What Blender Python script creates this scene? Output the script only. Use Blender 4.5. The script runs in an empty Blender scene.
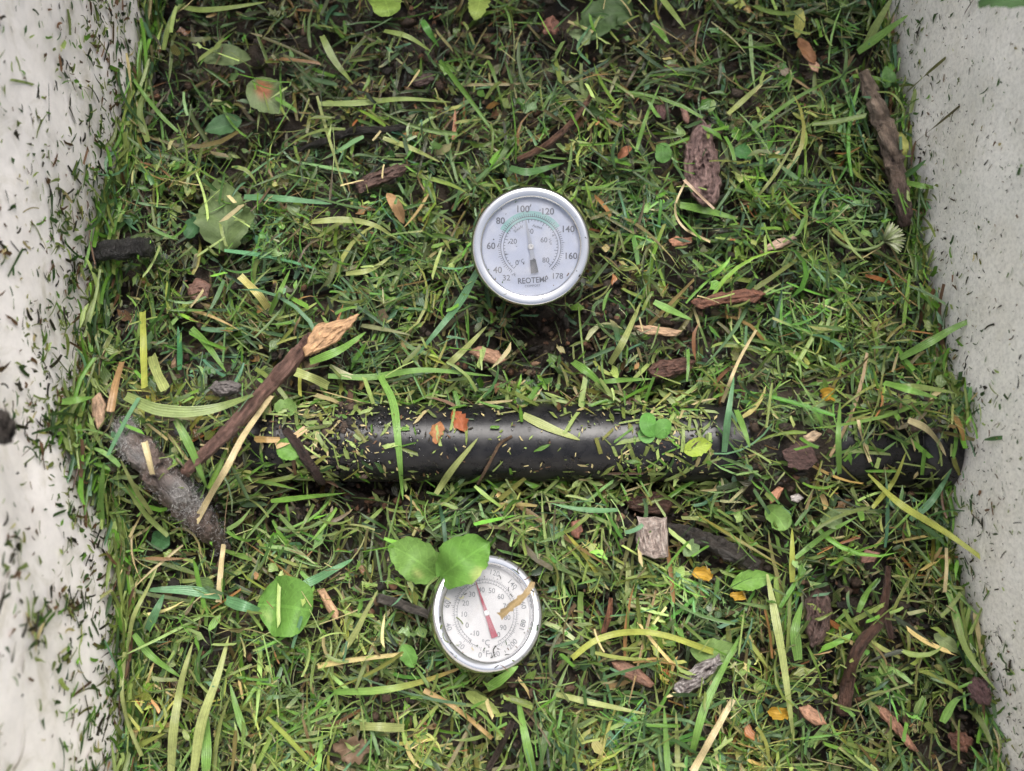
import bpy, math, random
import numpy as np

rng = np.random.default_rng(11)
random.seed(5)
sc = bpy.context.scene
COL = sc.collection
R = math.radians
F, D, TILT = 1000.0, 0.5, R(12)
PX = 0.00049                                   # metres per photo pixel near the pile
CAM = np.array([0.0, -D * math.sin(TILT), D * math.cos(TILT)])


# ------------------------------------------------------------------ geometry of the place
def P(u, v, z=0.0):
    """where the line of sight through photo point (u, v) meets the height z"""
    u = np.asarray(u, float); v = np.asarray(v, float); z = np.asarray(z, float)
    a = (u - 512) / F; b = -(v - 385.5) / F
    rx = a + 0 * b
    ry = math.sin(TILT) + b * math.cos(TILT) + 0 * a
    rz = -math.cos(TILT) + b * math.sin(TILT) + 0 * a
    s = (z - CAM[2]) / rz
    return np.stack([CAM[0] + s * rx, CAM[1] + s * ry, CAM[2] + s * rz], -1)


def noise2(x, y, scale, seed=0, n=14):
    r = np.random.default_rng(seed)
    out = 0
    for _ in range(n):
        a = r.uniform(0, 2 * math.pi); k = r.uniform(0.5, 1.6) * 2 * math.pi / scale
        out = out + np.sin((x * math.cos(a) + y * math.sin(a)) * k + r.uniform(0, 7))
    return out / math.sqrt(n / 2)


def sstep(a, b, x):
    t = np.clip((x - a) / (b - a), 0, 1)
    return t * t * (3 - 2 * t)


RP = 0.0190                                    # pipe radius
PIPE_Z = 0.006
PIPE_Y = float(P(512, 437, PIPE_Z + RP * 0.9)[1])


def xu(u, z=0.02):
    return float(P(u, 437, z)[0])


X_L0, X_L1, X_R1 = xu(268), xu(338), xu(722)
X_E0, X_E1 = xu(838), xu(957)


def gauss(x, y, u, v, s):
    c = P(u, v, 0.0); s = s * PX
    return np.exp(-(((x - c[0]) ** 2 + (y - c[1]) ** 2) / (2 * s * s)))


def height(x, y):
    """top of the pile of clippings"""
    h = 0.0038 * noise2(x, y, 0.085, 1) + 0.0026 * noise2(x, y, 0.030, 2)
    h = h + 0.022 * gauss(x, y, 75, 430, 70) + 0.012 * gauss(x, y, 120, 250, 60)
    h = h + 0.010 * gauss(x, y, 960, 380, 70)
    dy = y - PIPE_Y
    trench = (1 - sstep(RP + 0.001, RP + 0.009, np.abs(dy) + 0.0022 * noise2(x, y * .3, .022, 71))) * sstep(X_L0 - 0.01, X_L0 + 0.008, x) * (1 - sstep(X_R1 - 0.004, X_R1 + 0.012, x))
    h = h * (1 - trench) + (-0.012) * trench
    # clippings heaped over the pipe at its right-hand end
    heap = np.exp(-((dy - 0.004) / 0.030) ** 2) * sstep(X_R1 - 0.006, X_R1 + 0.016, x)
    h = h + 0.034 * heap * (1 - 0.25 * sstep(X_E1 - 0.01, X_E1 + 0.02, x))
    h = h + 0.026 * np.exp(-(dy / 0.030) ** 2) * (1 - sstep(X_L0 - 0.022, X_L0 - 0.002, x))
    # the exposed black end: clippings stay behind it
    bare = sstep(X_E0 - 0.004, X_E0 + 0.008, x) * (1 - sstep(X_E1 - 0.006, X_E1 + 0.004, x)) * (1 - sstep(-0.008, 0.003, dy)) * sstep(-0.034, -0.020, dy)
    cover = PIPE_Z + np.sqrt(np.maximum((RP + 0.011) ** 2 - (np.clip(dy, -1, 1) * 0.94) ** 2, 0)) - 0.001
    cw = np.maximum(1 - sstep(X_L0 - 0.012, X_L0 + 0.004, x), sstep(X_R1 - 0.004, X_R1 + 0.012, x)) * (1 - sstep(RP + 0.004, RP + 0.011, np.abs(dy)))
    h = h + np.maximum(cover - h, 0) * cw
    h = h * (1 - bare) - 0.006 * bare
    h = h - 0.008 * gauss(x, y, 545, 325, 45) - 0.006 * gauss(x, y, 555, 25, 40) - 0.006 * gauss(x, y, 640, 495, 26)
    return h


def pipe_top(x, y, clear):
    r = np.where((x > X_E0) & (x < X_E1), RP + 0.003, RP) + clear
    return np.where(x > X_L0 - 0.05, PIPE_Z + np.sqrt(np.maximum(r ** 2 - (y - PIPE_Y) ** 2, 0)) - 0.05 * (np.abs(y - PIPE_Y) > r), -0.05)


def on_pile(u, v, off=0.0, over_pipe=False):
    z = np.zeros(np.shape(u))
    for _ in range(6):
        p = P(u, v, z)
        g = height(p[..., 0], p[..., 1]) + off
        if over_pipe:
            g = np.maximum(g, pipe_top(p[..., 0], p[..., 1], 0.0016))
        z = 0.5 * z + 0.5 * g
    return P(u, v, z)


# side walls: bulging outward at the pipe, flaring a little upward
FLARE = 0.05
Y0, Y1 = -0.25, 0.34
_ys = np.linspace(Y0 - 0.02, Y1 + 0.02, 240)


def _contact(vs, us, zc):
    p = P(np.array(us, float), np.array(vs, float), np.array(zc))
    s = np.sign(p[0, 0])
    x0 = p[:, 0] - s * FLARE * np.array(zc)
    o = np.argsort(p[:, 1])
    x = np.interp(_ys, p[o, 1], x0[o])
    k = np.exp(-np.linspace(-2, 2, 31) ** 2); k /= k.sum()
    return np.convolve(np.pad(x, 15, mode='edge'), k, 'valid')


_xl = _contact([-190, 0, 100, 200, 300, 400, 480, 560, 650, 771, 900],
               [158, 152, 140, 120, 94, 72, 80, 116, 130, 124, 122], [0, 0, 0, .004, .014, .036, .034, .010, 0, 0, 0])
_xr = _contact([-190, 0, 100, 200, 300, 400, 470, 560, 650, 771, 900],
               [880, 888, 899, 912, 933, 968, 978, 962, 978, 1004, 1020], [0, 0, 0, 0, .006, .032, .034, .008, 0, 0, 0])


def wall_x(side, y, z):
    return np.interp(y, _ys, _xl if side < 0 else _xr) + side * FLARE * z


# ------------------------------------------------------------------ mesh and object helpers
def tag(o, label=None, cat=None, group=None, kind=None):
    for k, val in (('label', label), ('category', cat), ('group', group), ('kind', kind)):
        if val:
            o[k] = val
    return o


def mesh_from(name, verts, faces, col=None, st=None, smooth=True):
    me = bpy.data.meshes.new(name)
    verts = np.asarray(verts, np.float32)
    if isinstance(faces, np.ndarray):
        nf, k = faces.shape
        me.vertices.add(len(verts)); me.vertices.foreach_set('co', verts.ravel())
        me.loops.add(nf * k); me.loops.foreach_set('vertex_index', faces.astype(np.int32).ravel())
        me.polygons.add(nf); me.polygons.foreach_set('loop_start', np.arange(0, nf * k, k, dtype=np.int32))
        me.update(calc_edges=True)
    else:
        me.from_pydata([tuple(map(float, q)) for q in verts], [], [tuple(map(int, f)) for f in faces])
    me.validate()
    if col is not None:
        a = me.attributes.new('Col', 'FLOAT_COLOR', 'POINT')
        c = np.asarray(col, np.float32)
        if c.ndim == 1:
            c = np.tile(c, (len(verts), 1))
        c = np.concatenate([c[:, :3], np.ones((len(c), 1), np.float32)], 1)
        a.data.foreach_set('color', np.ascontiguousarray(c, np.float32).ravel())
    if st is not None:
        a = me.attributes.new('st', 'FLOAT_VECTOR', 'POINT')
        a.data.foreach_set('vector', np.ascontiguousarray(st, np.float32).ravel())
    if smooth:
        me.polygons.foreach_set('use_smooth', np.ones(len(me.polygons), bool))
    return me


def link(name, me, mat, parent=None, center=False):
    o = bpy.data.objects.new(name, me)
    if center:
        n = len(me.vertices); co = np.empty(n * 3, np.float32); me.vertices.foreach_get('co', co)
        co = co.reshape(-1, 3); c = co.mean(0); c[2] = co[:, 2].min()
        me.vertices.foreach_set('co', (co - c).ravel()); me.update()
        o.location = [float(q) for q in c]
    me.materials.append(mat)
    COL.objects.link(o)
    if parent:
        o.parent = parent
    return o


def empty(name, loc, rot=None):
    o = bpy.data.objects.new(name, None); o.empty_display_size = 0.01
    COL.objects.link(o); o.location = [float(q) for q in loc]
    if rot:
        o.rotation_euler = rot
    return o


def grid_faces(n, S, K, off=0):
    """quads of n strips of (S+1) x K points"""
    i, j = np.meshgrid(np.arange(S), np.arange(K - 1), indexing='ij')
    a = (i * K + j).ravel()
    q = np.stack([a, a + 1, a + K + 1, a + K], 1)
    return (q[None] + (np.arange(n) * (S + 1) * K)[:, None, None]).reshape(-1, 4) + off


def nrm(a):
    return a / np.maximum(np.linalg.norm(a, axis=-1, keepdims=True), 1e-12)


# ------------------------------------------------------------------ materials
def nt(name):
    m = bpy.data.materials.new(name); m.use_nodes = True
    t = m.node_tree
    for n in list(t.nodes):
        t.nodes.remove(n)
    out = t.nodes.new('ShaderNodeOutputMaterial')
    b = t.nodes.new('ShaderNodeBsdfPrincipled')
    t.links.new(b.outputs[0], out.inputs[0])
    return m, t, b, out


def N(t, typ, **kw):
    n = t.nodes.new(typ)
    for k, v in kw.items():
        if k.startswith('i_'):
            n.inputs[int(k[2:]) if k[2:].isdigit() else k[2:].replace('_', ' ')].default_value = v
        else:
            setattr(n, k, v)
    return n


def mathn(t, op, a, b=None, c=None):
    n = t.nodes.new('ShaderNodeMath'); n.operation = op
    for i, q in enumerate((a, b, c)):
        if q is None:
            continue
        if isinstance(q, (int, float)):
            n.inputs[i].default_value = q
        else:
            t.links.new(q, n.inputs[i])
    return n.outputs[0]


def scale_col(t, col, fac):
    n = t.nodes.new('ShaderNodeVectorMath'); n.operation = 'SCALE'
    t.links.new(col, n.inputs[0]); t.links.new(fac, n.inputs['Scale'])
    return n.outputs[0]


def plant_material(name, veins, rough, transl, bump=0.25, spec=0.5):
    m, t, b, out = nt(name)
    col = N(t, 'ShaderNodeAttribute', attribute_name='Col')
    st = N(t, 'ShaderNodeAttribute', attribute_name='st')
    sep = N(t, 'ShaderNodeSeparateXYZ'); t.links.new(st.outputs['Vector'], sep.inputs[0])
    geo = N(t, 'ShaderNodeNewGeometry')
    nz = N(t, 'ShaderNodeTexNoise', i_Scale=900.0, i_Detail=3.0, i_Roughness=0.6)
    t.links.new(geo.outputs['Position'], nz.inputs['Vector'])
    nz2 = N(t, 'ShaderNodeTexNoise', i_Scale=170.0, i_Detail=3.0)
    t.links.new(geo.outputs['Position'], nz2.inputs['Vector'])
    mott = mathn(t, 'ADD', mathn(t, 'MULTIPLY', nz.outputs[0], 0.55), mathn(t, 'MULTIPLY', nz2.outputs[0], 0.75))
    mott = mathn(t, 'ADD', mott, 0.35)
    s_abs = mathn(t, 'ABSOLUTE', sep.outputs[1])
    if veins:
        fr = mathn(t, 'FRACT', mathn(t, 'SUBTRACT', mathn(t, 'MULTIPLY', sep.outputs[0], 7.0), mathn(t, 'MULTIPLY', s_abs, 2.2)))
        side = mathn(t, 'LESS_THAN', mathn(t, 'ABSOLUTE', mathn(t, 'SUBTRACT', fr, 0.5)), 0.07)
        mid = mathn(t, 'LESS_THAN', s_abs, 0.05)
        vein = mathn(t, 'MAXIMUM', mathn(t, 'MULTIPLY', side, 0.55), mid)
        pat = mathn(t, 'ADD', mathn(t, 'ADD', mathn(t, 'MULTIPLY', vein, 0.26), mathn(t, 'MULTIPLY', mathn(t, 'GREATER_THAN', nz2.outputs[0], 0.60), -0.22)), 1.0)
        hgt = mathn(t, 'SUBTRACT', mathn(t, 'MULTIPLY', nz2.outputs[0], 0.7), mathn(t, 'MULTIPLY', vein, 0.5))
    else:
        wv = mathn(t, 'SINE', mathn(t, 'ADD', mathn(t, 'MULTIPLY', sep.outputs[1], 15.0), mathn(t, 'MULTIPLY', sep.outputs[2], 40.0)))
        mid = mathn(t, 'LESS_THAN', s_abs, 0.10)
        pat = mathn(t, 'ADD', mathn(t, 'MULTIPLY', wv, 0.10), mathn(t, 'ADD', mathn(t, 'MULTIPLY', mid, 0.14), 0.97))
        hgt = mathn(t, 'ADD', mathn(t, 'MULTIPLY', wv, 0.4), nz.outputs[0])
    c = scale_col(t, col.outputs['Color'], mathn(t, 'MULTIPLY', mott, pat))
    t.links.new(c, b.inputs['Base Color'])
    b.inputs['Roughness'].default_value = rough
    b.inputs['Specular IOR Level'].default_value = spec
    bp = N(t, 'ShaderNodeBump', i_Strength=bump, i_Distance=0.0004); t.links.new(hgt, bp.inputs['Height'])
    t.links.new(bp.outputs[0], b.inputs['Normal'])
    tr = N(t, 'ShaderNodeBsdfTranslucent'); t.links.new(c, tr.inputs[0])
    mx = N(t, 'ShaderNodeMixShader', i_0=transl)
    t.links.new(b.outputs[0], mx.inputs[1]); t.links.new(tr.outputs[0], mx.inputs[2]); t.links.new(mx.outputs[0], out.inputs[0])
    return m


def wood_material(name, rough=0.6, scale=500.0, bump=0.8, amp=1.0, spec=0.4):
    m, t, b, out = nt(name)
    col = N(t, 'ShaderNodeAttribute', attribute_name='Col')
    st = N(t, 'ShaderNodeAttribute', attribute_name='st')
    geo = N(t, 'ShaderNodeNewGeometry')
    nz = N(t, 'ShaderNodeTexNoise', i_Scale=scale, i_Detail=5.0, i_Roughness=0.65)
    t.links.new(geo.outputs['Position'], nz.inputs['Vector'])
    mp = N(t, 'ShaderNodeMapping'); mp.inputs['Scale'].default_value = (3, 16, 9)
    t.links.new(st.outputs['Vector'], mp.inputs[0])
    ns = N(t, 'ShaderNodeTexNoise', i_Scale=1.0, i_Detail=4.0); t.links.new(mp.outputs[0], ns.inputs['Vector'])
    f = mathn(t, 'ADD', mathn(t, 'MULTIPLY', nz.outputs[0], 1.2 * amp), mathn(t, 'MULTIPLY', ns.outputs[0], 1.3 * amp))
    f = mathn(t, 'ADD', f, 1.0 - 1.2 * amp)
    f = mathn(t, 'MAXIMUM', f, 0.08)
    t.links.new(scale_col(t, col.outputs['Color'], f), b.inputs['Base Color'])
    b.inputs['Roughness'].default_value = rough
    b.inputs['Specular IOR Level'].default_value = spec
    bp = N(t, 'ShaderNodeBump', i_Strength=bump, i_Distance=0.0014)
    t.links.new(f, bp.inputs['Height']); t.links.new(bp.outputs[0], b.inputs['Normal'])
    return m


M = {}
M['grass'] = plant_material('cut_grass', False, 0.29, 0.20, 0.45)
M['leaf'] = plant_material('leaf_tissue', True, 0.58, 0.18, 0.9, 0.28)
M['petal'] = plant_material('petal_tissue', False, 0.6, 0.3)
M['wood'] = wood_material('wood_fibre', 0.6, 700, 0.7, 0.7)
M['bark'] = wood_material('wet_bark', 0.5, 600, 1.0, 1.0)
M['soil'] = wood_material('damp_soil', 0.6, 900, 1.0, 0.9)
M['black_wood'] = wood_material('sodden_black_wood', 0.38, 500, 1.0, 0.8, 0.5)


def simple(name, col, rough=0.5, metal=0.0, spec=0.5):
    m, t, b, out = nt(name)
    b.inputs['Base Color'].default_value = (*col, 1); b.inputs['Roughness'].default_value = rough
    b.inputs['Metallic'].default_value = metal; b.inputs['Specular IOR Level'].default_value = spec
    return m, t, b, out


def wall_material(name, base, stain, grain, grain_scale, rough, smear=0.3):
    m, t, b, out = nt(name)
    geo = N(t, 'ShaderNodeNewGeometry')
    n1 = N(t, 'ShaderNodeTexNoise', i_Scale=22.0, i_Detail=5.0, i_Roughness=0.6); t.links.new(geo.outputs['Position'], n1.inputs['Vector'])
    n2 = N(t, 'ShaderNodeTexNoise', i_Scale=grain_scale, i_Detail=4.0, i_Roughness=0.7); t.links.new(geo.outputs['Position'], n2.inputs['Vector'])
    r1 = N(t, 'ShaderNodeMapRange'); r1.inputs['From Min'].default_value = 0.45; r1.inputs['From Max'].default_value = 0.75
    t.links.new(n1.outputs[0], r1.inputs[0])
    mx = N(t, 'ShaderNodeMix', data_type='RGBA'); mx.inputs[6].default_value = (*base, 1); mx.inputs[7].default_value = (*stain, 1)
    t.links.new(r1.outputs[0], mx.inputs[0])
    r2 = N(t, 'ShaderNodeMapRange'); r2.inputs['From Min'].default_value = 0.32; r2.inputs['From Max'].default_value = 0.58
    r2.inputs['To Min'].default_value = 1 - grain; r2.inputs['To Max'].default_value = 1.0
    t.links.new(n2.outputs[0], r2.inputs[0])
    n3 = N(t, 'ShaderNodeTexNoise', i_Scale=34.0, i_Detail=7.0, i_Roughness=0.72, i_Distortion=0.6); t.links.new(geo.outputs['Position'], n3.inputs['Vector'])
    r3 = N(t, 'ShaderNodeMapRange'); r3.inputs['From Min'].default_value = 0.52; r3.inputs['From Max'].default_value = 0.74
    r3.inputs['To Max'].default_value = smear
    t.links.new(n3.outputs[0], r3.inputs[0])
    mx3 = N(t, 'ShaderNodeMix', data_type='RGBA'); mx3.inputs[7].default_value = (0.42, 0.38, 0.26, 1)
    t.links.new(r3.outputs[0], mx3.inputs[0]); t.links.new(mx.outputs[2], mx3.inputs[6])
    t.links.new(scale_col(t, mx3.outputs[2], r2.outputs[0]), b.inputs['Base Color'])
    b.inputs['Roughness'].default_value = rough; b.inputs['Specular IOR Level'].default_value = 0.3
    bp = N(t, 'ShaderNodeBump', i_Strength=0.25, i_Distance=0.0006); t.links.new(n2.outputs[0], bp.inputs['Height']); t.links.new(bp.outputs[0], b.inputs['Normal'])
    return m


M['wall_smooth'] = wall_material('smooth_white_plastic', (0.87, 0.825, 0.80), (0.78, 0.73, 0.69), 0.10, 160, 0.45, 0.70)
M['wall_grainy'] = wall_material('grainy_off_white_plastic', (0.90, 0.88, 0.83), (0.82, 0.79, 0.72), 0.26, 520, 0.6)

# pipe: black plastic with dried water marks and dust
m, t, b, out = nt('black_plastic')
geo = N(t, 'ShaderNodeNewGeometry')
n1 = N(t, 'ShaderNodeTexNoise', i_Scale=120.0, i_Detail=6.0, i_Roughness=0.65); t.links.new(geo.outputs['Position'], n1.inputs['Vector'])
n2 = N(t, 'ShaderNodeTexVoronoi', i_Scale=520.0); t.links.new(geo.outputs['Position'], n2.inputs['Vector'])
rr = N(t, 'ShaderNodeMapRange'); rr.inputs['From Min'].default_value = 0.4; rr.inputs['From Max'].default_value = 0.7
rr.inputs['To Min'].default_value = 0.24; rr.inputs['To Max'].default_value = 0.40
t.links.new(n1.outputs[0], rr.inputs[0]); t.links.new(rr.outputs[0], b.inputs['Roughness'])
cr = N(t, 'ShaderNodeValToRGB'); cr.color_ramp.elements[0].position = 0.42; cr.color_ramp.elements[1].position = 0.8
cr.color_ramp.elements[0].color = (0.006, 0.006, 0.007, 1); cr.color_ramp.elements[1].color = (0.022, 0.021, 0.021, 1)
t.links.new(n1.outputs[0], cr.inputs[0]); t.links.new(cr.outputs[0], b.inputs['Base Color'])
b.inputs['Specular IOR Level'].default_value = 0.32
hh = mathn(t, 'ADD', mathn(t, 'MULTIPLY', mathn(t, 'LESS_THAN', n2.outputs['Distance'], 0.22), 0.7), n1.outputs[0])
bp = N(t, 'ShaderNodeBump', i_Strength=0.24, i_Distance=0.0006); t.links.new(hh, bp.inputs['Height']); t.links.new(bp.outputs[0], b.inputs['Normal'])
M['pipe'] = m

m, t, b, out = simple('brushed_steel', (0.64, 0.645, 0.66), 0.3, 1.0)
geo = N(t, 'ShaderNodeNewGeometry')
n1 = N(t, 'ShaderNodeTexNoise', i_Scale=240.0, i_Detail=4.0); t.links.new(geo.outputs['Position'], n1.inputs['Vector'])
rr = N(t, 'ShaderNodeMapRange'); rr.inputs['From Min'].default_value = 0.35; rr.inputs['From Max'].default_value = 0.7
rr.inputs['To Min'].default_value = 0.10; rr.inputs['To Max'].default_value = 0.17
t.links.new(n1.outputs[0], rr.inputs[0]); t.links.new(rr.outputs[0], b.inputs['Roughness'])
M['steel'] = m
M['dark_steel'] = simple('dull_steel', (0.45, 0.45, 0.46), 0.4, 1.0)[0]


def face_mat(name, colour):
    m, t, b, out = simple(name, colour, 0.6)
    geo = N(t, 'ShaderNodeNewGeometry')
    n1 = N(t, 'ShaderNodeTexNoise', i_Scale=90.0, i_Detail=5.0); t.links.new(geo.outputs['Position'], n1.inputs['Vector'])
    mx = N(t, 'ShaderNodeMix', data_type='RGBA'); mx.inputs[6].default_value = (*colour, 1)
    mx.inputs[7].default_value = (colour[0] * .82, colour[1] * .82, colour[2] * .82, 1)
    t.links.new(n1.outputs[0], mx.inputs[0]); t.links.new(mx.outputs[2], b.inputs['Base Color'])
    return m


M['dial_blue'] = face_mat('bluish_white_dial', (0.52, 0.56, 0.68))
M['dial_white'] = face_mat('white_dial', (0.46, 0.46, 0.468))
M['ink'] = simple('grey_dial_ink', (0.10, 0.11, 0.14), 0.7)[0]
M['ink_faded'] = simple('faded_dial_ink', (0.13, 0.14, 0.15), 0.7)[0]
M['zone'] = simple('pale_green_ink', (0.25, 0.47, 0.45), 0.7)[0]
M['needle_grey'] = simple('grey_needle', (0.36, 0.38, 0.43), 0.5)[0]
M['needle_dark'] = simple('dark_grey_needle', (0.045, 0.05, 0.06), 0.5)[0]
M['needle_red'] = simple('faded_red_needle', (0.24, 0.018, 0.04), 0.5)[0]
M['hub'] = simple('white_hub', (0.55, 0.55, 0.55), 0.4)[0]

m, t, b, out = nt('dial_glass')
t.nodes.remove(b)
tr = N(t, 'ShaderNodeBsdfTransparent'); gl = N(t, 'ShaderNodeBsdfGlossy', i_Roughness=0.06)
fr = N(t, 'ShaderNodeFresnel', i_IOR=1.5); mx = N(t, 'ShaderNodeMixShader')
geo = N(t, 'ShaderNodeNewGeometry')
n1 = N(t, 'ShaderNodeTexNoise', i_Scale=130.0, i_Detail=6.0); t.links.new(geo.outputs['Position'], n1.inputs['Vector'])
fac = mathn(t, 'ADD', fr.outputs[0], 0.0)
t.links.new(fac, mx.inputs[0]); t.links.new(tr.outputs[0], mx.inputs[1]); t.links.new(gl.outputs[0], mx.inputs[2])
dust = N(t, 'ShaderNodeBsdfDiffuse'); dust.inputs[0].default_value = (0.55, 0.55, 0.57, 1)
rr = N(t, 'ShaderNodeMapRange'); rr.inputs['From Min'].default_value = 0.42; rr.inputs['From Max'].default_value = 0.78
rr.inputs['To Min'].default_value = 0.05; rr.inputs['To Max'].default_value = 0.30
t.links.new(n1.outputs[0], rr.inputs[0])
mx2 = N(t, 'ShaderNodeMixShader'); t.links.new(rr.outputs[0], mx2.inputs[0]); t.links.new(mx.outputs[0], mx2.inputs[1]); t.links.new(dust.outputs[0], mx2.inputs[2])
t.links.new(mx2.outputs[0], out.inputs[0])
M['glass'] = m

M['water'], _t, _b, _o = simple('clear_water', (1, 1, 1), 0.02)
_b.inputs['Transmission Weight'].default_value = 1.0; _b.inputs['IOR'].default_value = 1.33

# palette (real colours of cut grass in several states of wilting)
PAL = np.array([
    [0.100, 0.225, 0.026],   # 0 fresh
    [0.142, 0.186, 0.042],   # 1 olive
    [0.245, 0.325, 0.095],   # 2 pale yellow green
    [0.036, 0.082, 0.020],   # 3 dark green
    [0.440, 0.370, 0.180],   # 4 straw
    [0.120, 0.065, 0.034],   # 5 brown
    [0.075, 0.160, 0.080],   # 6 bluish green
    [0.022, 0.019, 0.013],   # 7 rotted black
    [0.200, 0.205, 0.045],   # 8 yellowing
    [0.300, 0.120, 0.050],   # 9 rust
])
FRESH, OLIVE, PALE, DARK, STRAW, BROWN, BLUE, BLACK, YELLOW, RUST = [PAL[i] for i in range(10)]

# ------------------------------------------------------------------ the bin and the ground
bin_root = empty('compost_bin', (0, 0, -0.06))
tag(bin_root, 'open white plastic bin with clippings smeared on its side walls', 'bin')
PARENT_Z = 0.06
for side, mat in ((-1, 'wall_smooth'), (1, 'wall_grainy')):
    ny, nz = 90, 30
    yy, zz = np.meshgrid(np.linspace(Y0, Y1, ny), np.linspace(-0.06, 0.27, nz), indexing='ij')
    xi = wall_x(side, yy, zz) + 0.0006 * noise2(yy, zz, 0.06, 40 + side)
    inner = np.stack([xi, yy, zz + PARENT_Z], -1).reshape(-1, 3)
    outer = inner + np.array([side * 0.005, 0, 0])
    f = grid_faces(1, ny - 1, nz)
    fo = f[:, ::-1] + ny * nz
    rim = []
    def edge(a, b_):
        rim.append([a, b_, b_ + ny * nz, a + ny * nz])
    for i in range(ny - 1):
        edge(i * nz + nz - 1, (i + 1) * nz + nz - 1); edge((i + 1) * nz, i * nz)
    for j in range(nz - 1):
        edge(j, j + 1); edge((ny - 1) * nz + j + 1, (ny - 1) * nz + j)
    faces = np.concatenate([f, fo, np.array(rim)])
    w = link('side_wall', mesh_from('side_wall', np.concatenate([inner, outer]), faces), M[mat], bin_root)
    if side > 0:
        w['label'] = 'grainy off-white wall with small dark specks'
    else:
        w['label'] = 'smooth white wall thickly spattered with cut grass'


def box_mesh(name, a, b_):
    (x0, y0, z0), (x1, y1, z1) = a, b_
    v = [(x0, y0, z0), (x1, y0, z0), (x1, y1, z0), (x0, y1, z0), (x0, y0, z1), (x1, y0, z1), (x1, y1, z1), (x0, y1, z1)]
    return mesh_from(name, v, [(3, 2, 1, 0), (4, 5, 6, 7), (0, 1, 5, 4), (1, 2, 6, 5), (2, 3, 7, 6), (3, 0, 4, 7)], smooth=False)


for ya, yb in ((Y1 + 0.0005, Y1 + 0.0055), (Y0 - 0.0055, Y0 - 0.0005)):
    link('end_wall', box_mesh('end_wall', (-0.30, ya, 0.0), (0.30, yb, 0.36 if ya > 0 else 0.24)), M['wall_smooth'], bin_root)  # out of view; the far one is raised to shade the upper pile
link('bin_floor', box_mesh('bin_floor', (-0.28, Y0 - 0.005, -0.006), (0.28, Y1 + 0.005, -0.001)), M['wall_smooth'], bin_root)

nx, ny = 260, 300
gx, gy = np.meshgrid(np.linspace(-0.245, 0.27, nx), np.linspace(Y0, Y1, ny), indexing='ij')
gx = np.clip(gx, wall_x(-1, gy, 0) - 0.001, wall_x(1, gy, 0) + 0.001)
gz = height(gx, gy) - 0.013 + 0.0013 * noise2(gx, gy, 0.010, 3) + 0.0008 * noise2(gx, gy, 0.004, 4)
dyg = np.abs(gy - PIPE_Y)
skin = PIPE_Z + np.sqrt(np.maximum((RP + .0025) ** 2 - dyg ** 2, 0))
gz = np.where((gx > X_R1 + .012) & (gx < X_E0 - .002) & (dyg < RP + .002), np.maximum(gz, skin + .0006 * noise2(gx, gy, .006, 9)), gz)
c = np.array([0.030, 0.022, 0.015]) * (1 + 0.35 * noise2(gx, gy, 0.02, 5))[..., None]
c = np.clip(c, 0.006, 0.2)
g = link('ground', mesh_from('ground', np.stack([gx, gy, gz], -1).reshape(-1, 3), grid_faces(1, nx - 1, ny)[:, ::-1], c.reshape(-1, 3),
                             np.stack([gx * 20, gy * 20, gz], -1).reshape(-1, 3)), M['soil'])
tag(g, 'dark damp compost under the grass clippings', 'compost', kind='structure')


# ------------------------------------------------------------------ strips: blades, leaves, clippings
def profile(kind, t):
    """half width along the blade, per kind array (n,) and t (S+1,)"""
    t = t[None, :]
    kind = kind[:, None]
    blade = np.minimum(1, (0.55 + 1.8 * t)) * np.power(np.clip(1 - t, 0, 1), 0.55) * 1.08
    cut = np.minimum(1.0, 0.9 + 0.12 * np.sin(t * 3.1))
    stem = 0.75 + 0.25 * np.cos(t * 2.0)
    leaf = np.power(np.clip(np.sin(np.pi * np.clip(t * 0.97 + 0.03, 0, 1)), 0, 1), 0.65)
    return np.select([kind == 0, kind == 1, kind == 2], [cut + 0 * kind, blade + 0 * kind, stem + 0 * kind], leaf + 0 * kind)


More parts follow.
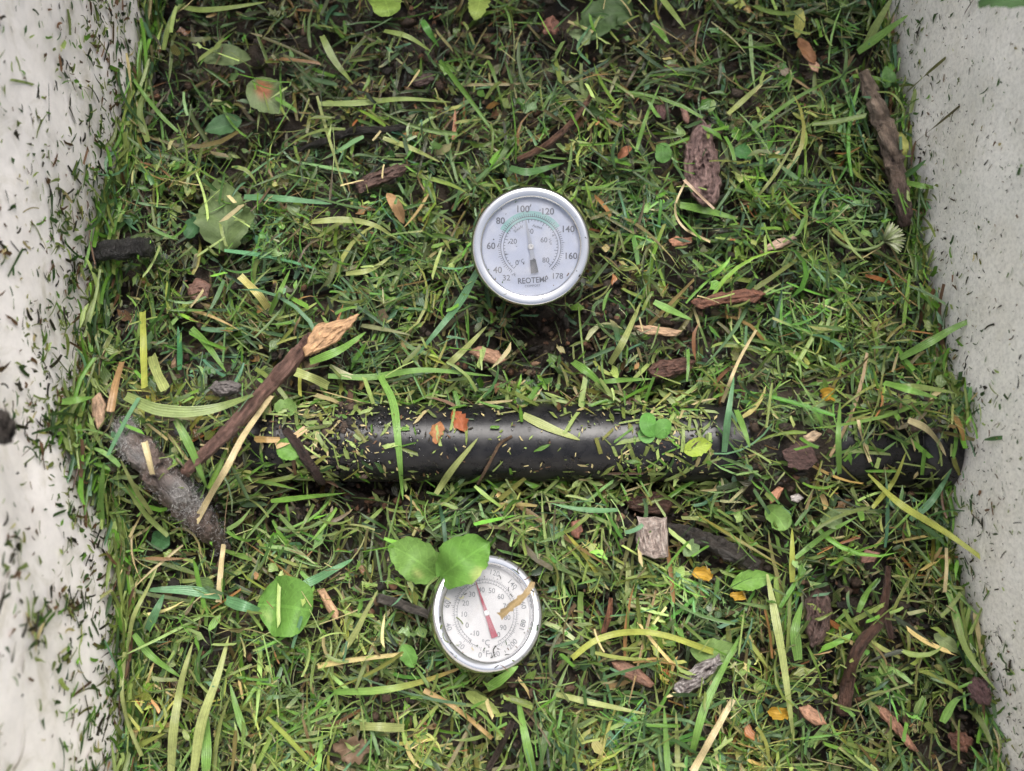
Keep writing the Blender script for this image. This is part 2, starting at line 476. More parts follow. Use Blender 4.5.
def blades(c, d, n, L, W, kind, col, S=5, bend=None, bend_dir=None, twist=None, fold=None, tipcol=None):
    """many strips at once -> verts, faces, colours, st"""
    m = len(c)
    t = np.linspace(0, 1, S + 1); tau = (t - 0.5)[None, :, None]
    d = nrm(d); n = nrm(n - d * (n * d).sum(-1, keepdims=True)); s = np.cross(d, n)
    b_ = np.where(np.abs(bend) < 1e-3, 1e-3, bend)[:, None, None]
    mdir = (np.cos(bend_dir)[:, None] * n + np.sin(bend_dir)[:, None] * s)[:, None]
    pos = c[:, None] + L[:, None, None] * (np.sin(b_ * tau) / b_ * d[:, None] + (1 - np.cos(b_ * tau)) / b_ * mdir)
    T = nrm(np.cos(b_ * tau) * d[:, None] + np.sin(b_ * tau) * mdir)
    th = twist[:, None, None] * tau
    Sd = nrm(np.cos(th) * s[:, None] + np.sin(th) * n[:, None]); Sd = nrm(Sd - T * (Sd * T).sum(-1, keepdims=True))
    Nn = np.cross(Sd, T)
    hw = (profile(kind, t) * W[:, None] / 2)[..., None]
    sig = np.array([-1.0, 0.0, 1.0])
    # uneven edges and ends cut askew
    jag = 1 + rng.normal(0, .09, (m, S + 1, 3, 1)); jag[kind == 3] = 1 + rng.normal(0, .26, (int((kind == 3).sum()), S + 1, 3, 1))
    skew = (rng.normal(0, .55, m) * (kind == 0) + rng.normal(0, .3, m) * (kind == 3))[:, None, None, None] * (W[:, None, None] * np.where((t == 0) | (t == 1), 1.0, .3)[None, :, None])[:, :, None] * sig[None, None, :, None] * T[:, :, None]
    V = pos[:, :, None] + skew + jag * sig[None, None, :, None] * (Sd * hw)[:, :, None] + np.abs(sig)[None, None, :, None] * (Nn * hw * fold[:, None, None])[:, :, None]
    C = np.repeat(np.repeat(col[:, None, None], S + 1, 1), 3, 2).copy()
    if tipcol is not None:
        w = (np.clip((t - 0.7) / 0.3, 0, 1) ** 1.5)[None, :, None, None] * tipcol[1][:, None, None, None]
        C = C * (1 - w) + tipcol[0][:, None, None] * w
    st = np.empty(V.shape); st[..., 0] = t[None, :, None]; st[..., 1] = sig[None, None]; st[..., 2] = rng.uniform(0, 1, m)[:, None, None]
    return V.reshape(-1, 3), grid_faces(m, S, 3), C.reshape(-1, 3), st.reshape(-1, 3)


def unit_flat(m, sd_tilt):
    a = rng.uniform(0, 2 * np.pi, m)
    return nrm(np.stack([np.cos(a), np.sin(a), rng.normal(0, sd_tilt, m)], -1))


# footprints of the hand-placed things, so that loose clippings keep mostly off them
MASK = np.zeros((771 + 400, 1024 + 400), np.uint8)


def stamp(u, v, r):
    u0, u1, v0, v1 = int(u - r) + 200, int(u + r) + 201, int(v - r) + 200, int(v + r) + 201
    if u1 < 1 or v1 < 1 or u0 >= MASK.shape[1] or v0 >= MASK.shape[0]:
        return
    MASK[max(0, v0):v1, max(0, u0):u1] = 1


def masked(p):
    """True where world points p project onto a footprint"""
    q = p - CAM
    f = q[..., 1] * math.sin(TILT) - q[..., 2] * math.cos(TILT)
    up = q[..., 1] * math.cos(TILT) + q[..., 2] * math.sin(TILT)
    u = (512 + F * q[..., 0] / f).astype(int) + 200
    v = (385.5 - F * up / f).astype(int) + 200
    ok = (u >= 0) & (v >= 0) & (u < MASK.shape[1]) & (v < MASK.shape[0])
    return MASK[np.clip(v, 0, MASK.shape[0] - 1), np.clip(u, 0, MASK.shape[1] - 1)].astype(bool) & ok


# ------------------------------------------------------------------ single things along a drawn path
def resample(pts, S):
    pts = np.asarray(pts, float)
    if len(pts) == 2:
        t = np.linspace(0, 1, S + 1)[:, None]
        return pts[0] * (1 - t) + pts[1] * t
    q = np.concatenate([[2 * pts[0] - pts[1]], pts, [2 * pts[-1] - pts[-2]]])
    out = []
    for i in range(1, len(q) - 2):
        for s in np.linspace(0, 1, 12, endpoint=False):
            a, b_, c_, d_ = q[i - 1:i + 3]
            out.append(0.5 * (2 * b_ + (c_ - a) * s + (2 * a - 5 * b_ + 4 * c_ - d_) * s * s + (3 * b_ - a - 3 * c_ + d_) * s ** 3))
    out.append(pts[-1]); out = np.array(out)
    l = np.concatenate([[0], np.cumsum(np.linalg.norm(np.diff(out, axis=0), axis=1))])
    s = np.linspace(0, l[-1], S + 1)
    return np.stack([np.interp(s, l, out[:, k]) for k in range(out.shape[1])], -1)


def world_path(pts, off, S):
    """pts: (u, v) or (u, v, height above the pile in mm)"""
    q = [(p[0], p[1], (p[2] / 1000 if len(p) > 2 else off)) for p in pts]
    q = resample(q, S)
    p = on_pile(q[:, 0], q[:, 1], q[:, 2], True)
    # the pile's bumps are bridged by anything stiff: smooth the heights, then put the points back on their lines of sight
    z = p[:, 2]
    for _ in range(3):
        z = np.concatenate([[z[0]], (z[:-2] + 2 * z[1:-1] + z[2:]) / 4, [z[-1]]])
    w = P(q[:, 0], q[:, 1], z)
    z = np.maximum(z, pipe_top(w[:, 0], w[:, 1], 0.0010))
    return P(q[:, 0], q[:, 1], z), q


def frames(path):
    T = nrm(np.gradient(path, axis=0))
    up = np.array([0, 0, 1.0])
    S = nrm(np.cross(T, up + 0 * T)); Nn = np.cross(S, T)
    return T, S, Nn


def strip_mesh(name, path, w, col, kind='blade', K=5, fold=0.25, roll=0.0, curl=0.0, col2=None, patch=None, ragged=0.0, wavy=0.0, cup=0.0):
    S = len(path) - 1
    t = np.linspace(0, 1, S + 1)
    T, Sd, Nn = frames(path)
    ang = roll + curl * (t - 0.5)
    c_, s_ = np.cos(ang)[:, None], np.sin(ang)[:, None]
    Sd, Nn = Sd * c_ + Nn * s_, Nn * c_ - Sd * s_
    if kind == 'leaf':
        prof = np.power(np.clip(np.sin(np.pi * np.power(t, 0.85)), 0.015, 1), 0.7)
    elif kind == 'round':
        prof = np.sqrt(np.clip(1 - (2 * t - 1) ** 2, 0.01, 1)) * (0.9 + 0.15 * t)
    elif kind == 'cut':
        prof = 0.94 + 0.06 * np.sin(t * 9 + w * 1e5)
    elif kind == 'grass2':
        prof = np.minimum(1, 0.25 + 3 * t) * np.power(np.clip(1 - t, 0.001, 1), 0.4)
    elif kind == 'straw':
        prof = 1 - 0.25 * t
    else:
        prof = np.minimum(1, 0.6 + 1.3 * t) * np.power(np.clip(1 - t, 0.002, 1), 0.5) * 1.05
    sig = np.linspace(-1, 1, K)
    rag = 1 + ragged * (np.random.default_rng(len(name) + int(abs(path[0, 0]) * 1e5)).normal(0, 1, (S + 1, 2)))
    edge = np.where(sig[None] < 0, rag[:, :1], rag[:, 1:]) 
    hw = (prof * w / 2)[:, None] * edge * np.abs(sig)[None] * np.sign(sig)[None]
    V = path[:, None] + Sd[:, None] * hw[..., None] + Nn[:, None] * (np.abs(hw) * fold)[..., None]
    if cup:
        V = V + Nn[:, None] * (cup * w * (sig[None] ** 2) * np.sin(np.pi * t)[:, None])[..., None]
    if wavy:
        r = np.random.default_rng(int(abs(path[0, 1]) * 1e6) % 9999)
        ph = r.uniform(0, 6, 3)
        wv = wavy * w * (np.sin(t[:, None] * 13 + sig[None] * 2 + ph[0]) + np.sin(t[:, None] * 7 - sig[None] * 4 + ph[1])) * np.abs(sig)[None]
        V = V + Nn[:, None] * wv[..., None]
    C = np.tile(np.asarray(col, float), (S + 1, K, 1))
    if col2 is not None:
        wgt = (t ** 2)[:, None, None]
        C = C * (1 - wgt) + np.asarray(col2) * wgt
    if patch is not None:                       # a blotch of another colour: (t, s, radius, colour)
        d2 = ((t[:, None] - patch[0]) ** 2 + ((sig[None] - patch[1]) * 0.5) ** 2) / patch[2] ** 2
        wgt = np.exp(-d2 ** 2)[..., None]
        C = C * (1 - wgt) + np.asarray(patch[3]) * wgt
    st = np.empty(V.shape); st[..., 0] = t[:, None]; st[..., 1] = sig[None]; st[..., 2] = random.random()
    return mesh_from(name, V.reshape(-1, 3), grid_faces(1, S, K), C.reshape(-1, 3), st.reshape(-1, 3))


def blade_thing(name, cat, label, pts, w, col, group=None, off=8.0, mat='grass', S=18, sink=0.0, **kw):
    pts = [(p[0], p[1], (p[2] if len(p) > 2 else off) - (sink if (len(p) < 3 or p[2] < 16) else 0)) for p in pts]
    path, q = world_path(pts, off / 1000, S)
    for a in q:
        stamp(a[0], a[1], max(1.5, w * 0.4))
    o = link(name, strip_mesh(name, path, w * PX, col, **kw), M[mat], center=True)
    return tag(o, label, cat, group)


def tube_mesh(name, path, radii, col, sides=18, rough=0.12, seed=0, col2=None, flat=1.0):
    S = len(path) - 1
    r_ = np.random.default_rng(seed + 77)
    T, Sd, Nn = frames(path)
    a = np.linspace(0, 2 * np.pi, sides, endpoint=False)
    t = np.linspace(0, 1, S + 1)
    lg = np.linalg.norm(path[-1] - path[0])
    nzt = noise2(a[None] * 2.2 + 0 * t[:, None], t[:, None] * lg * 160 + 0 * a[None], 2.4, seed) * .8 + .5 * noise2(a[None] * 4, t[:, None] * lg * 420 + 0 * a[None], 3.0, seed + 1)
    rad = np.interp(t, np.linspace(0, 1, len(radii)), radii)[:, None] * (1 + rough * nzt + rough * .4 * r_.normal(0, 1, (S + 1, sides)))
    V = path[:, None] + rad[..., None] * (np.cos(a)[None, :, None] * Sd[:, None] + flat * np.sin(a)[None, :, None] * Nn[:, None])
    V = V.reshape(-1, 3)
    f = []
    for i in range(S):
        for j in range(sides):
            k = (j + 1) % sides
            f.append([i * sides + j, (i + 1) * sides + j, (i + 1) * sides + k, i * sides + k])
    n0 = len(V); V = np.concatenate([V, [path[0], path[-1]]])
    tri = []
    for j in range(sides):
        k = (j + 1) % sides
        tri.append([n0, j, k]); tri.append([n0 + 1, S * sides + k, S * sides + j])
    C = np.tile(np.asarray(col, float), (S + 1, sides, 1)) * (1 + 0.30 * nzt + 0.12 * r_.normal(0, 1, (S + 1, sides)))[..., None]
    if col2 is not None:
        C = C * (1 - (t ** 2)[:, None, None]) + np.asarray(col2) * (t ** 2)[:, None, None]
    C = np.clip(C.reshape(-1, 3), 0.004, 0.9); C = np.concatenate([C, C[:1] * 1.4, C[-1:] * 1.4])
    st = np.empty((S + 1, sides, 3)); st[..., 0] = t[:, None] * len(path) * 0.15; st[..., 1] = np.cos(a)[None]; st[..., 2] = np.sin(a)[None]
    st = np.concatenate([st.reshape(-1, 3), [[0, 0, 0], [1, 0, 0]]])
    return mesh_from(name, V, f + tri, C, st)


def tube_thing(name, cat, label, pts, widths, col, group=None, off=7.0, mat='bark', S=60, **kw):
    path, q = world_path(pts, off / 1000, S)
    for i, a in enumerate(q):
        stamp(a[0], a[1], max(1.5, np.interp(i / S, np.linspace(0, 1, len(widths)), widths) * 0.42))
    o = link(name, tube_mesh(name, path, np.array(widths) * PX / 2, col, seed=len(label), **kw), M[mat], center=True)
    return tag(o, label, cat, group)


def chunk_mesh(name, outline, thick, col, off, seed=1, rough=0.3, dome=0.6, col2=None, rings=24, per=5):
    """a lump with the drawn outline: domed, rough top, closed underneath"""
    r_ = np.random.default_rng(seed)
    o = np.asarray(outline, float)
    pts = []
    for i in range(len(o)):
        a, b_ = o[i], o[(i + 1) % len(o)]
        for s in range(per):
            pts.append(a + (b_ - a) * s / per)
    pts = np.array(pts); m = len(pts)
    cen = o.mean(0)
    pts = pts + r_.normal(0, 1, pts.shape) * rough * 1.6
    base = on_pile(np.array([cen[0]]), np.array([cen[1]]), off)[0, 2]
    ev, evec = np.linalg.eigh(np.cov((o - cen).T)); ax = evec[:, 1]; loc = []
    V, C = [], []
    fr = np.linspace(1, 0.0, rings + 1)[:-1]
    for side in (1, -1):
        for k, f_ in enumerate(fr):
            uv = cen + (pts - cen) * f_
            al, ac = (uv - cen) @ ax, (uv - cen) @ np.array([-ax[1], ax[0]])
            nz = 0.6 * noise2(al * .3, ac, 6.0, seed) + 0.5 * noise2(al * .45, ac, 3.0, seed + 1)
            loc.append(np.stack([al, ac, 0 * al], -1) * .022)
            zt = (1 - f_ ** 3.5) ** 0.5 * thick * dome + thick * (0.15 + rough * 0.28 * nz * (f_ < 1))
            z = base + (zt if side > 0 else -thick * 0.5 * np.ones(m) * (1 - 0.3 * f_))
            p = P(uv[:, 0], uv[:, 1], base + side * 0 + (z - base))
            V.append(p); C.append(1 + 0.22 * nz + 0.12 * r_.normal(0, 1, m))
        V.append(P(cen[0:1], cen[1:2], np.array([base + (thick * (dome + 0.15) if side > 0 else -thick * 0.5)]))); C.append(np.ones(1)); loc.append(np.zeros((1, 3)))
    F_, per_side = [], rings * m + 1
    for s in (0, 1):
        b0 = s * per_side
        for k in range(rings - 1):
            for j in range(m):
                a, b_ = b0 + k * m + j, b0 + k * m + (j + 1) % m
                q = [a, b_, b_ + m, a + m]
                F_.append(q if s else q[::-1])
        for j in range(m):
            a, b_ = b0 + (rings - 1) * m + j, b0 + (rings - 1) * m + (j + 1) % m
            F_.append([a, b_, b0 + rings * m] if s else [b_, a, b0 + rings * m])
    for j in range(m):
        k = (j + 1) % m
        F_.append([j, k, k + per_side, j + per_side])
    V = np.concatenate(V); C = np.concatenate(C)
    cc = np.asarray(col, float)[None] * np.clip(C, 0.3, 2)[:, None]
    if col2 is not None:
        w = (1 / (1 + np.exp(-7 * (C - 1.22))))[:, None]
        cc = cc * (1 - w) + w * np.asarray(col2)[None]
    return mesh_from(name, V, F_, np.clip(cc, 0.004, 0.9), np.concatenate(loc))


def chunk_thing(name, cat, label, outline, thick, col, group=None, off=5.0, mat='wood', **kw):
    o = np.asarray(outline, float); cen = o.mean(0)
    for f_ in np.linspace(0, 1, 8):
        for i in range(len(o)):
            a, b_ = o[i], o[(i + 1) % len(o)]
            for s in np.linspace(0, 1, 8):
                q = cen + (a + (b_ - a) * s - cen) * f_
                stamp(q[0], q[1], 1.5)
    ob = link(name, chunk_mesh(name, outline, thick / 1000, col, off / 1000, **kw), M[mat], center=True)
    return tag(ob, label, cat, group)

# ------------------------------------------------------------------ the two thermometers
from mathutils import Matrix, Vector
FWD = np.array([0, math.sin(TILT), -math.cos(TILT)])


def lathe(name, prof, seg=128):
    prof = np.array(prof, float); a = np.linspace(0, 2 * np.pi, seg, endpoint=False)
    V = np.stack([prof[:, None, 0] * np.cos(a), prof[:, None, 0] * np.sin(a), prof[:, None, 1] + 0 * a], -1).reshape(-1, 3)
    f = []
    for i in range(len(prof) - 1):
        for j in range(seg):
            k = (j + 1) % seg
            f.append([i * seg + j, i * seg + k, (i + 1) * seg + k, (i + 1) * seg + j])
    return mesh_from(name, V, np.array(f), None, None)


def disc(name, r, z, seg=96):
    a = np.linspace(0, 2 * np.pi, seg, endpoint=False)
    V = np.stack([r * np.cos(a), r * np.sin(a), z + 0 * a], -1)
    return mesh_from(name, V, [list(range(seg))], smooth=False)


class Flat:
    """flat printed marks gathered into one mesh"""
    def __init__(self):
        self.v, self.f = [], []

    def poly(self, pts, z):
        n = len(self.v); self.v += [(p[0], p[1], z) for p in pts]; self.f.append(list(range(n, n + len(pts))))

    def arc(self, r0, r1, a0, a1, z, seg=60):
        a = np.radians(np.linspace(a0, a1, seg + 1))
        for i in range(seg):
            self.poly([(r0 * math.cos(a[i]), r0 * math.sin(a[i])), (r1 * math.cos(a[i]), r1 * math.sin(a[i])),
                       (r1 * math.cos(a[i + 1]), r1 * math.sin(a[i + 1])), (r0 * math.cos(a[i + 1]), r0 * math.sin(a[i + 1]))], z)

    def tick(self, r0, r1, ang, w, z):
        a = math.radians(ang); c, s = math.cos(a), math.sin(a)
        self.poly([(r0 * c + w / 2 * s, r0 * s - w / 2 * c), (r1 * c + w / 2 * s, r1 * s - w / 2 * c),
                   (r1 * c - w / 2 * s, r1 * s + w / 2 * c), (r0 * c - w / 2 * s, r0 * s + w / 2 * c)], z)

    def text(self, s, x, y, size, z, rot=0.0, bold=0.0, stretch=1.0):
        cu = bpy.data.curves.new('writing', 'FONT'); cu.body = s; cu.size = size; cu.align_x = 'CENTER'; cu.align_y = 'CENTER'
        cu.offset = bold * size; cu.resolution_u = 3
        ob = bpy.data.objects.new('writing', cu)
        me = ob.to_mesh()
        c, q = math.cos(math.radians(rot)), math.sin(math.radians(rot))
        n = len(self.v)
        for v in me.vertices:
            px, py = v.co.x * stretch, v.co.y
            self.v.append((x + px * c - py * q, y + px * q + py * c, z))
        for p in me.polygons:
            self.f.append([n + i for i in p.vertices])
        ob.to_mesh_clear(); bpy.data.objects.remove(ob); bpy.data.curves.remove(cu)

    def build(self, name, mat, parent):
        return link(name, mesh_from(name, self.v, self.f, smooth=False), mat, parent)


def polar(r, ang):
    return r * math.cos(math.radians(ang)), r * math.sin(math.radians(ang))


def thermometer(u, v, z, half_px, lean, inner, recess, stem_len, label):
    c = P(u, v, z); depth = float((c - CAM) @ FWD); rad = half_px / F * depth
    n = nrm(CAM - c); n = nrm(n + np.array([lean[0], lean[1], 0]))
    x = nrm(np.array([1.0, 0, 0]) - n * n[0]); y = np.cross(n, x)
    base = c - n * 0.030
    root = empty('thermometer', base)
    m = Matrix(((x[0], y[0], n[0], base[0]), (x[1], y[1], n[1], base[1]), (x[2], y[2], n[2], base[2]), (0, 0, 0, 1)))
    root.matrix_world = m
    tag(root, label, 'thermometer', 'compost thermometers stuck in the clippings')
    h = 0.030; r = rad
    link('bezel', lathe('bezel', [(r * .975, h - .0085), (r * .992, h - .0065), (r, h - .0035), (r * .997, h - .0018), (r * .988, h - .0004), (r * .970, h + .0007), (r * .945, h + .0012), (r * .905, h + .0013), (r * (inner + .05), h + .0011),
                                  (r * (inner + .02), h + .0009), (r * (inner + .006), h + .0004), (r * inner, h - .0004), (r * (inner - .004), h - recess - .0004)]), M['steel'], root)
    link('case', lathe('case', [(r * .97, h - .0086), (r * .93, h - .0115), (r * .80, h - .0135), (r * .2, h - .0140), (0.0035, h - .0142)]), M['dark_steel'], root)
    link('stem', lathe('stem', [(0.0034, h - .0141), (0.0034, -0.004), (0.0024, -0.006), (0.0024, -stem_len), (0.0002, -stem_len - .004)], 20), M['dark_steel'], root)
    ring = disc('dial', r * inner * .999, h - recess)
    link('glass', disc('glass', r * inner * .994, h - .0010), M['glass'], root)
    return root, r, h - recess, ring


# upper dial
root, r, zf, ring = thermometer(530.8, 246.8, 0.036, 60.3, (0.0, 0.02), 0.805, 0.0030, 0.06,
                                'steel-rimmed thermometer with bluish dial, green arc and grey needle, above the black pipe')
face = link('dial', ring, M['dial_blue'], root)
k = r / 331.0
fl = Flat()
for s, a, rr_, sz in (('40', 215, 224, 50), ('60', 179, 220, 50), ('80', 139.8, 219, 50), ('100', 102.6, 210, 52), ('120', 64.6, 212, 50), ('140', 25.2, 225, 50), ('160', -13.0, 226, 50)):
    x_, y_ = polar(rr_ * k, a); fl.text(s, x_, y_, sz * k, zf + .0003, bold=0.016)
fl.text('32', -135 * k, -171 * k, 44 * k, zf + .0003, bold=0.01); fl.text('178', 147 * k, -161 * k, 44 * k, zf + .0003, bold=0.01)
for s, a, rr_ in (('20', 163, 100), ('40', 93, 84), ('60', 27, 81), ('80', -41.5, 111)):
    x_, y_ = polar(rr_ * k, a); fl.text(s, x_, y_, 40 * k, zf + .0003, bold=0.005)
fl.text('0', -76 * k, -88 * k, 40 * k, zf + .0003, bold=0.005)
fl.text('°C', -50 * k, -80 * k, 30 * k, zf + .0003, rot=20); fl.text('°F', -92 * k, -156 * k, 28 * k, zf + .0003, rot=30)
fl.build('numeral', M['ink'], face).name = 'numerals'
fl = Flat()
fl.text('REOTEMP', 12 * k, -184 * k, 44 * k, zf + .0003, rot=4, bold=0.014, stretch=0.9)
fl.text('COMPOST', 10 * k, -214 * k, 17 * k, zf + .0003, rot=4, stretch=1.1)
fl.text('Steady', -68 * k, 100 * k, 22 * k, zf + .0003, rot=36); fl.text('Active', 36 * k, 110 * k, 22 * k, zf + .0003, rot=-16)
fl.text('Hot', 108 * k, 28 * k, 22 * k, zf + .0003, rot=-72)
fl.build('lettering', M['ink'], face)
fl = Flat()
fl.arc(148 * k, 196 * k, 36, 150, zf + .0001)
fl.build('green_zone', M['zone'], face)
fl = Flat()
fl.arc(149 * k, 152 * k, -47.6, 231.6, zf + .0002, 120); fl.arc(164 * k, 167.5 * k, -47.6, 231.6, zf + .0002, 120)
for i in range(0, 74):
    f_ = 32 + 2 * i
    fl.tick(167 * k, (187 if i % 5 == 4 else 180) * k, 231.6 - (f_ - 32) * 1.9, 2.8 * k, zf + .00022)
for c_ in range(0, 82, 2):
    fl.tick((130 if c_ % 10 == 0 else 141) * k, 150 * k, 231.6 - c_ * 3.42, 3.2 * k, zf + .00022)
fl.build('scale_marks', M['ink'], face)
fl = Flat()
a = math.radians(101); d_ = np.array([math.cos(a), math.sin(a)]); e_ = np.array([-d_[1], d_[0]])
fl.poly([d_ * 150 * k - e_ * 4 * k, d_ * 150 * k + e_ * 4 * k, -d_ * 20 * k + e_ * 12 * k, -d_ * 20 * k - e_ * 12 * k], zf + .0013)
fl.poly([-d_ * -40 * k + e_ * 6.5 * k, -d_ * 70 * k + e_ * 14 * k, -d_ * 70 * k - e_ * 14 * k, -d_ * -40 * k - e_ * 6.5 * k], zf + .00135)
nd = fl.build('needle', M['needle_grey'], root)
fl = Flat()
d2 = np.array([math.cos(R(99)), math.sin(R(99))]); e2 = np.array([-d2[1], d2[0]])
fl.poly([-d2 * 70 * k + e2 * 16 * k, -d2 * 145 * k + e2 * 21 * k, -d2 * 145 * k - e2 * 21 * k, -d2 * 70 * k - e2 * 16 * k], zf + .0014)
fl.build('needle_tail', M['needle_dark'], nd)
link('hub', lathe('hub', [(17 * k, zf + .0012), (17 * k, zf + .0017), (12 * k, zf + .0019), (6 * k, zf + .0019), (5.9 * k, zf + .0016), (0.00001, zf + .0016)], 28), M['hub'], nd)
UP_ROOT, UP_R, UP_Z = root, r, zf

# lower dial: tipped to one side, deeper face
root, r, zf, ring = thermometer(488.6, 612.4, 0.019, 59.4, (0.36, 0.10), 0.80, 0.0042, 0.06,
                                'tilted steel-rimmed thermometer with white dial and red needle, below the black pipe')
face = link('dial', ring, M['dial_white'], root)
k = r / 352.0
ang_c = lambda c_: 240.6 - 2.77 * (c_ + 10)
fl = Flat()
for c_ in range(-10, 101, 10):
    x_, y_ = polar(138 * k, ang_c(c_)); fl.text(str(c_), x_, y_, 44 * k, zf + .0003, bold=0.008)
for f_ in range(0, 221, 20):
    a = ang_c((f_ - 32) / 1.8); x_, y_ = polar(246 * k, a)
    fl.text(str(f_), x_, y_, 46 * k, zf + .0003, rot=(a - 90) if 0 < a % 360 < 180 else (a + 90), bold=0.004)
fl.text('°C', 2 * k, -172 * k, 48 * k, zf + .0003); fl.text('°F', 2 * k, -236 * k, 52 * k, zf + .0003)
fl.build('numerals', M['ink_faded'], face)
fl = Flat()
fl.arc(178 * k, 181 * k, -64, 241, zf + .0002, 120); fl.arc(196 * k, 198.5 * k, -75, 257, zf + .0002, 120)
for c_ in range(-10, 101, 2):
    fl.tick(181 * k, (196 if c_ % 10 == 0 else 190) * k, ang_c(c_), 3 * k, zf + .00022)
for f_ in range(0, 221, 2):
    fl.tick(198 * k, (221 if f_ % 20 == 0 else (214 if f_ % 10 == 0 else 208)) * k, ang_c((f_ - 32) / 1.8), 2.6 * k, zf + .00022)
fl.build('scale_marks', M['ink_faded'], face)
fl = Flat()
a = math.radians(111); d_ = np.array([math.cos(a), math.sin(a)]); e_ = np.array([-d_[1], d_[0]])
fl.poly([d_ * 195 * k + e_ * 2 * k, -d_ * 60 * k + e_ * 15 * k, -d_ * 150 * k + e_ * 21 * k, -d_ * 150 * k - e_ * 21 * k, -d_ * 60 * k - e_ * 15 * k, d_ * 195 * k - e_ * 2 * k], zf + .0013)
nd = fl.build('needle', M['needle_red'], root)
link('hub', lathe('hub', [(17 * k, zf + .0012), (17 * k, zf + .0017), (12 * k, zf + .0019), (6 * k, zf + .0019), (5.9 * k, zf + .0016), (0.00001, zf + .0016)], 28), M['hub'], nd)
LOW_ROOT, LOW_R, LOW_Z = root, r, zf

# ------------------------------------------------------------------ the pipe
pipe = empty('pipe', (0.0, PIPE_Y, PIPE_Z - RP))
tag(pipe, 'black plastic pipe lying across the bin, strewn with clippings', 'pipe')
PL = np.array([0.0, 0.0, RP])


def xtube(name, prof, parent, mat, seg=96):
    """prof: (x, radius), in the pipe's own space"""
    prof = np.array(prof); a = np.linspace(0, 2 * np.pi, seg, endpoint=False)
    V = np.stack([prof[:, None, 0] + 0 * a, prof[:, None, 1] * np.sin(a), prof[:, None, 1] * np.cos(a)], -1).reshape(-1, 3) + PL
    f = np.array([[i * seg + j, (i + 1) * seg + j, (i + 1) * seg + (j + 1) % seg, i * seg + (j + 1) % seg] for i in range(len(prof) - 1) for j in range(seg)])
    return link(name, mesh_from(name, V, f[:, ::-1], None, None), mat, parent)


xs = np.linspace(X_L1 + 0.0022, xu(800), 12)
xtube('pipe_body', [(X_L1, RP - .004), (X_L1 + .0001, RP - .0006), (X_L1 + .0012, RP)] + [(x_, RP) for x_ in xs], pipe, M['pipe'])
xl0 = float(wall_x(-1, PIPE_Y, PIPE_Z)) - 0.002
xtube('inner_tube', [(xl0, RP - .0022), (X_L0, RP - .0022), (X_L1 + .004, RP - .0022)], pipe, M['pipe'])
xr0 = float(wall_x(1, PIPE_Y, PIPE_Z)) + 0.002
xtube('end_fitting', [(xu(800) - .001, RP - .003), (xu(828), RP - .003), (xu(829), RP + .0015), (xu(838), RP + .003), (xu(916), RP + .003), (xu(917), RP + .001), (xu(919), RP + .001), (xu(920), RP + .003),
                      (xu(957), RP + .003), (xu(958), RP - .002), (xr0, RP - .002)], pipe, M['pipe'])
for u_ in range(272, 716, 3):
    for v_ in (402, 414, 426, 438, 450, 462, 472):
        pass

# ------------------------------------------------------------------ twigs, bark, wood
TW, BK, CH, LV, BL, PT, ST = ('twigs among the clippings', 'bark pieces on the pile', 'wood chips on the pile', 'leaves lying on the clippings',
                              'long grass blades on the pile', 'yellow petals', 'dry straws on the pile')
A = lambda *c: np.array(c)
t1 = tube_thing('stick', 'stick', 'straight brown stick with torn pale wood at its upper end', [(185, 472, 9), (225, 434, 12), (262, 394, 15), (312, 340, 13)], [11, 13, 15, 17], A(.150, .085, .068), TW, rough=.06)
sp = chunk_mesh('torn_wood', [(303, 348), (318, 322), (343, 320), (360, 314), (352, 326), (336, 343), (318, 352), (306, 357)], .003, A(.33, .20, .105), .010, seed=4, rough=.5)
o = link('torn_wood', sp, M['wood']); o.parent = t1; o.location = [-q for q in t1.location]
tube_thing('stick', 'stick', 'grey-brown stick lying along the edge of the right wall', [(864, 72, 6), (873, 98, 9), (886, 132, 10), (897, 178, 10), (906, 224, 6)], [12, 18, 19, 17, 13], A(.165, .125, .095), TW, rough=.16, col2=A(.08, .05, .042))
tube_thing('stick', 'stick', 'sodden black stick beside the square of pale bark', [(664, 528, 5), (690, 534, 8), (722, 548, 8), (758, 566, 5)], [10, 16, 17, 13], A(.030, .025, .021), TW, mat='black_wood', rough=.16)
tube_thing('twig', 'twig', 'crooked reddish-brown root winding up toward the right corner', [(843, 712, 4), (850, 672, 9), (858, 648, 10), (878, 622, 10), (886, 592, 8), (888, 566, 5)], [15, 11, 10, 10, 8, 5], A(.085, .045, .032), TW, rough=.1)
tube_thing('twig', 'twig', 'small side twig forking off the crooked root', [(892, 638, 6), (887, 618, 9), (884, 604, 9)], [6, 6, 5], A(.075, .04, .03), TW, rough=.1, S=12)
tube_thing('twig', 'twig', 'thin curved brown twig above and right of the blue dial', [(517, 160, 7), (545, 146, 9), (572, 122, 9), (592, 95, 7)], [6, 7, 6, 5], A(.14, .075, .05), TW, rough=.08)
tube_thing('twig', 'twig', 'black wet twig lying flat above left of the blue dial', [(294, 152, 6), (330, 139, 8), (352, 132, 8), (384, 130, 9), (406, 127, 7)], [4, 7, 9, 8, 6], A(.022, .019, .017), TW, mat='black_wood', rough=.15)
tube_thing('twig', 'twig', 'short dark twig propped over the left end of the pipe', [(286, 430, 26), (302, 452, 27), (322, 482, 18)], [8, 10, 8], A(.045, .028, .024), TW, rough=.12)
tube_thing('twig', 'twig', 'dark grey twig poking out beside the white dial', [(378, 598, 8), (400, 604, 9), (432, 616, 9)], [9, 9, 7], A(.085, .075, .065), TW, rough=.08)
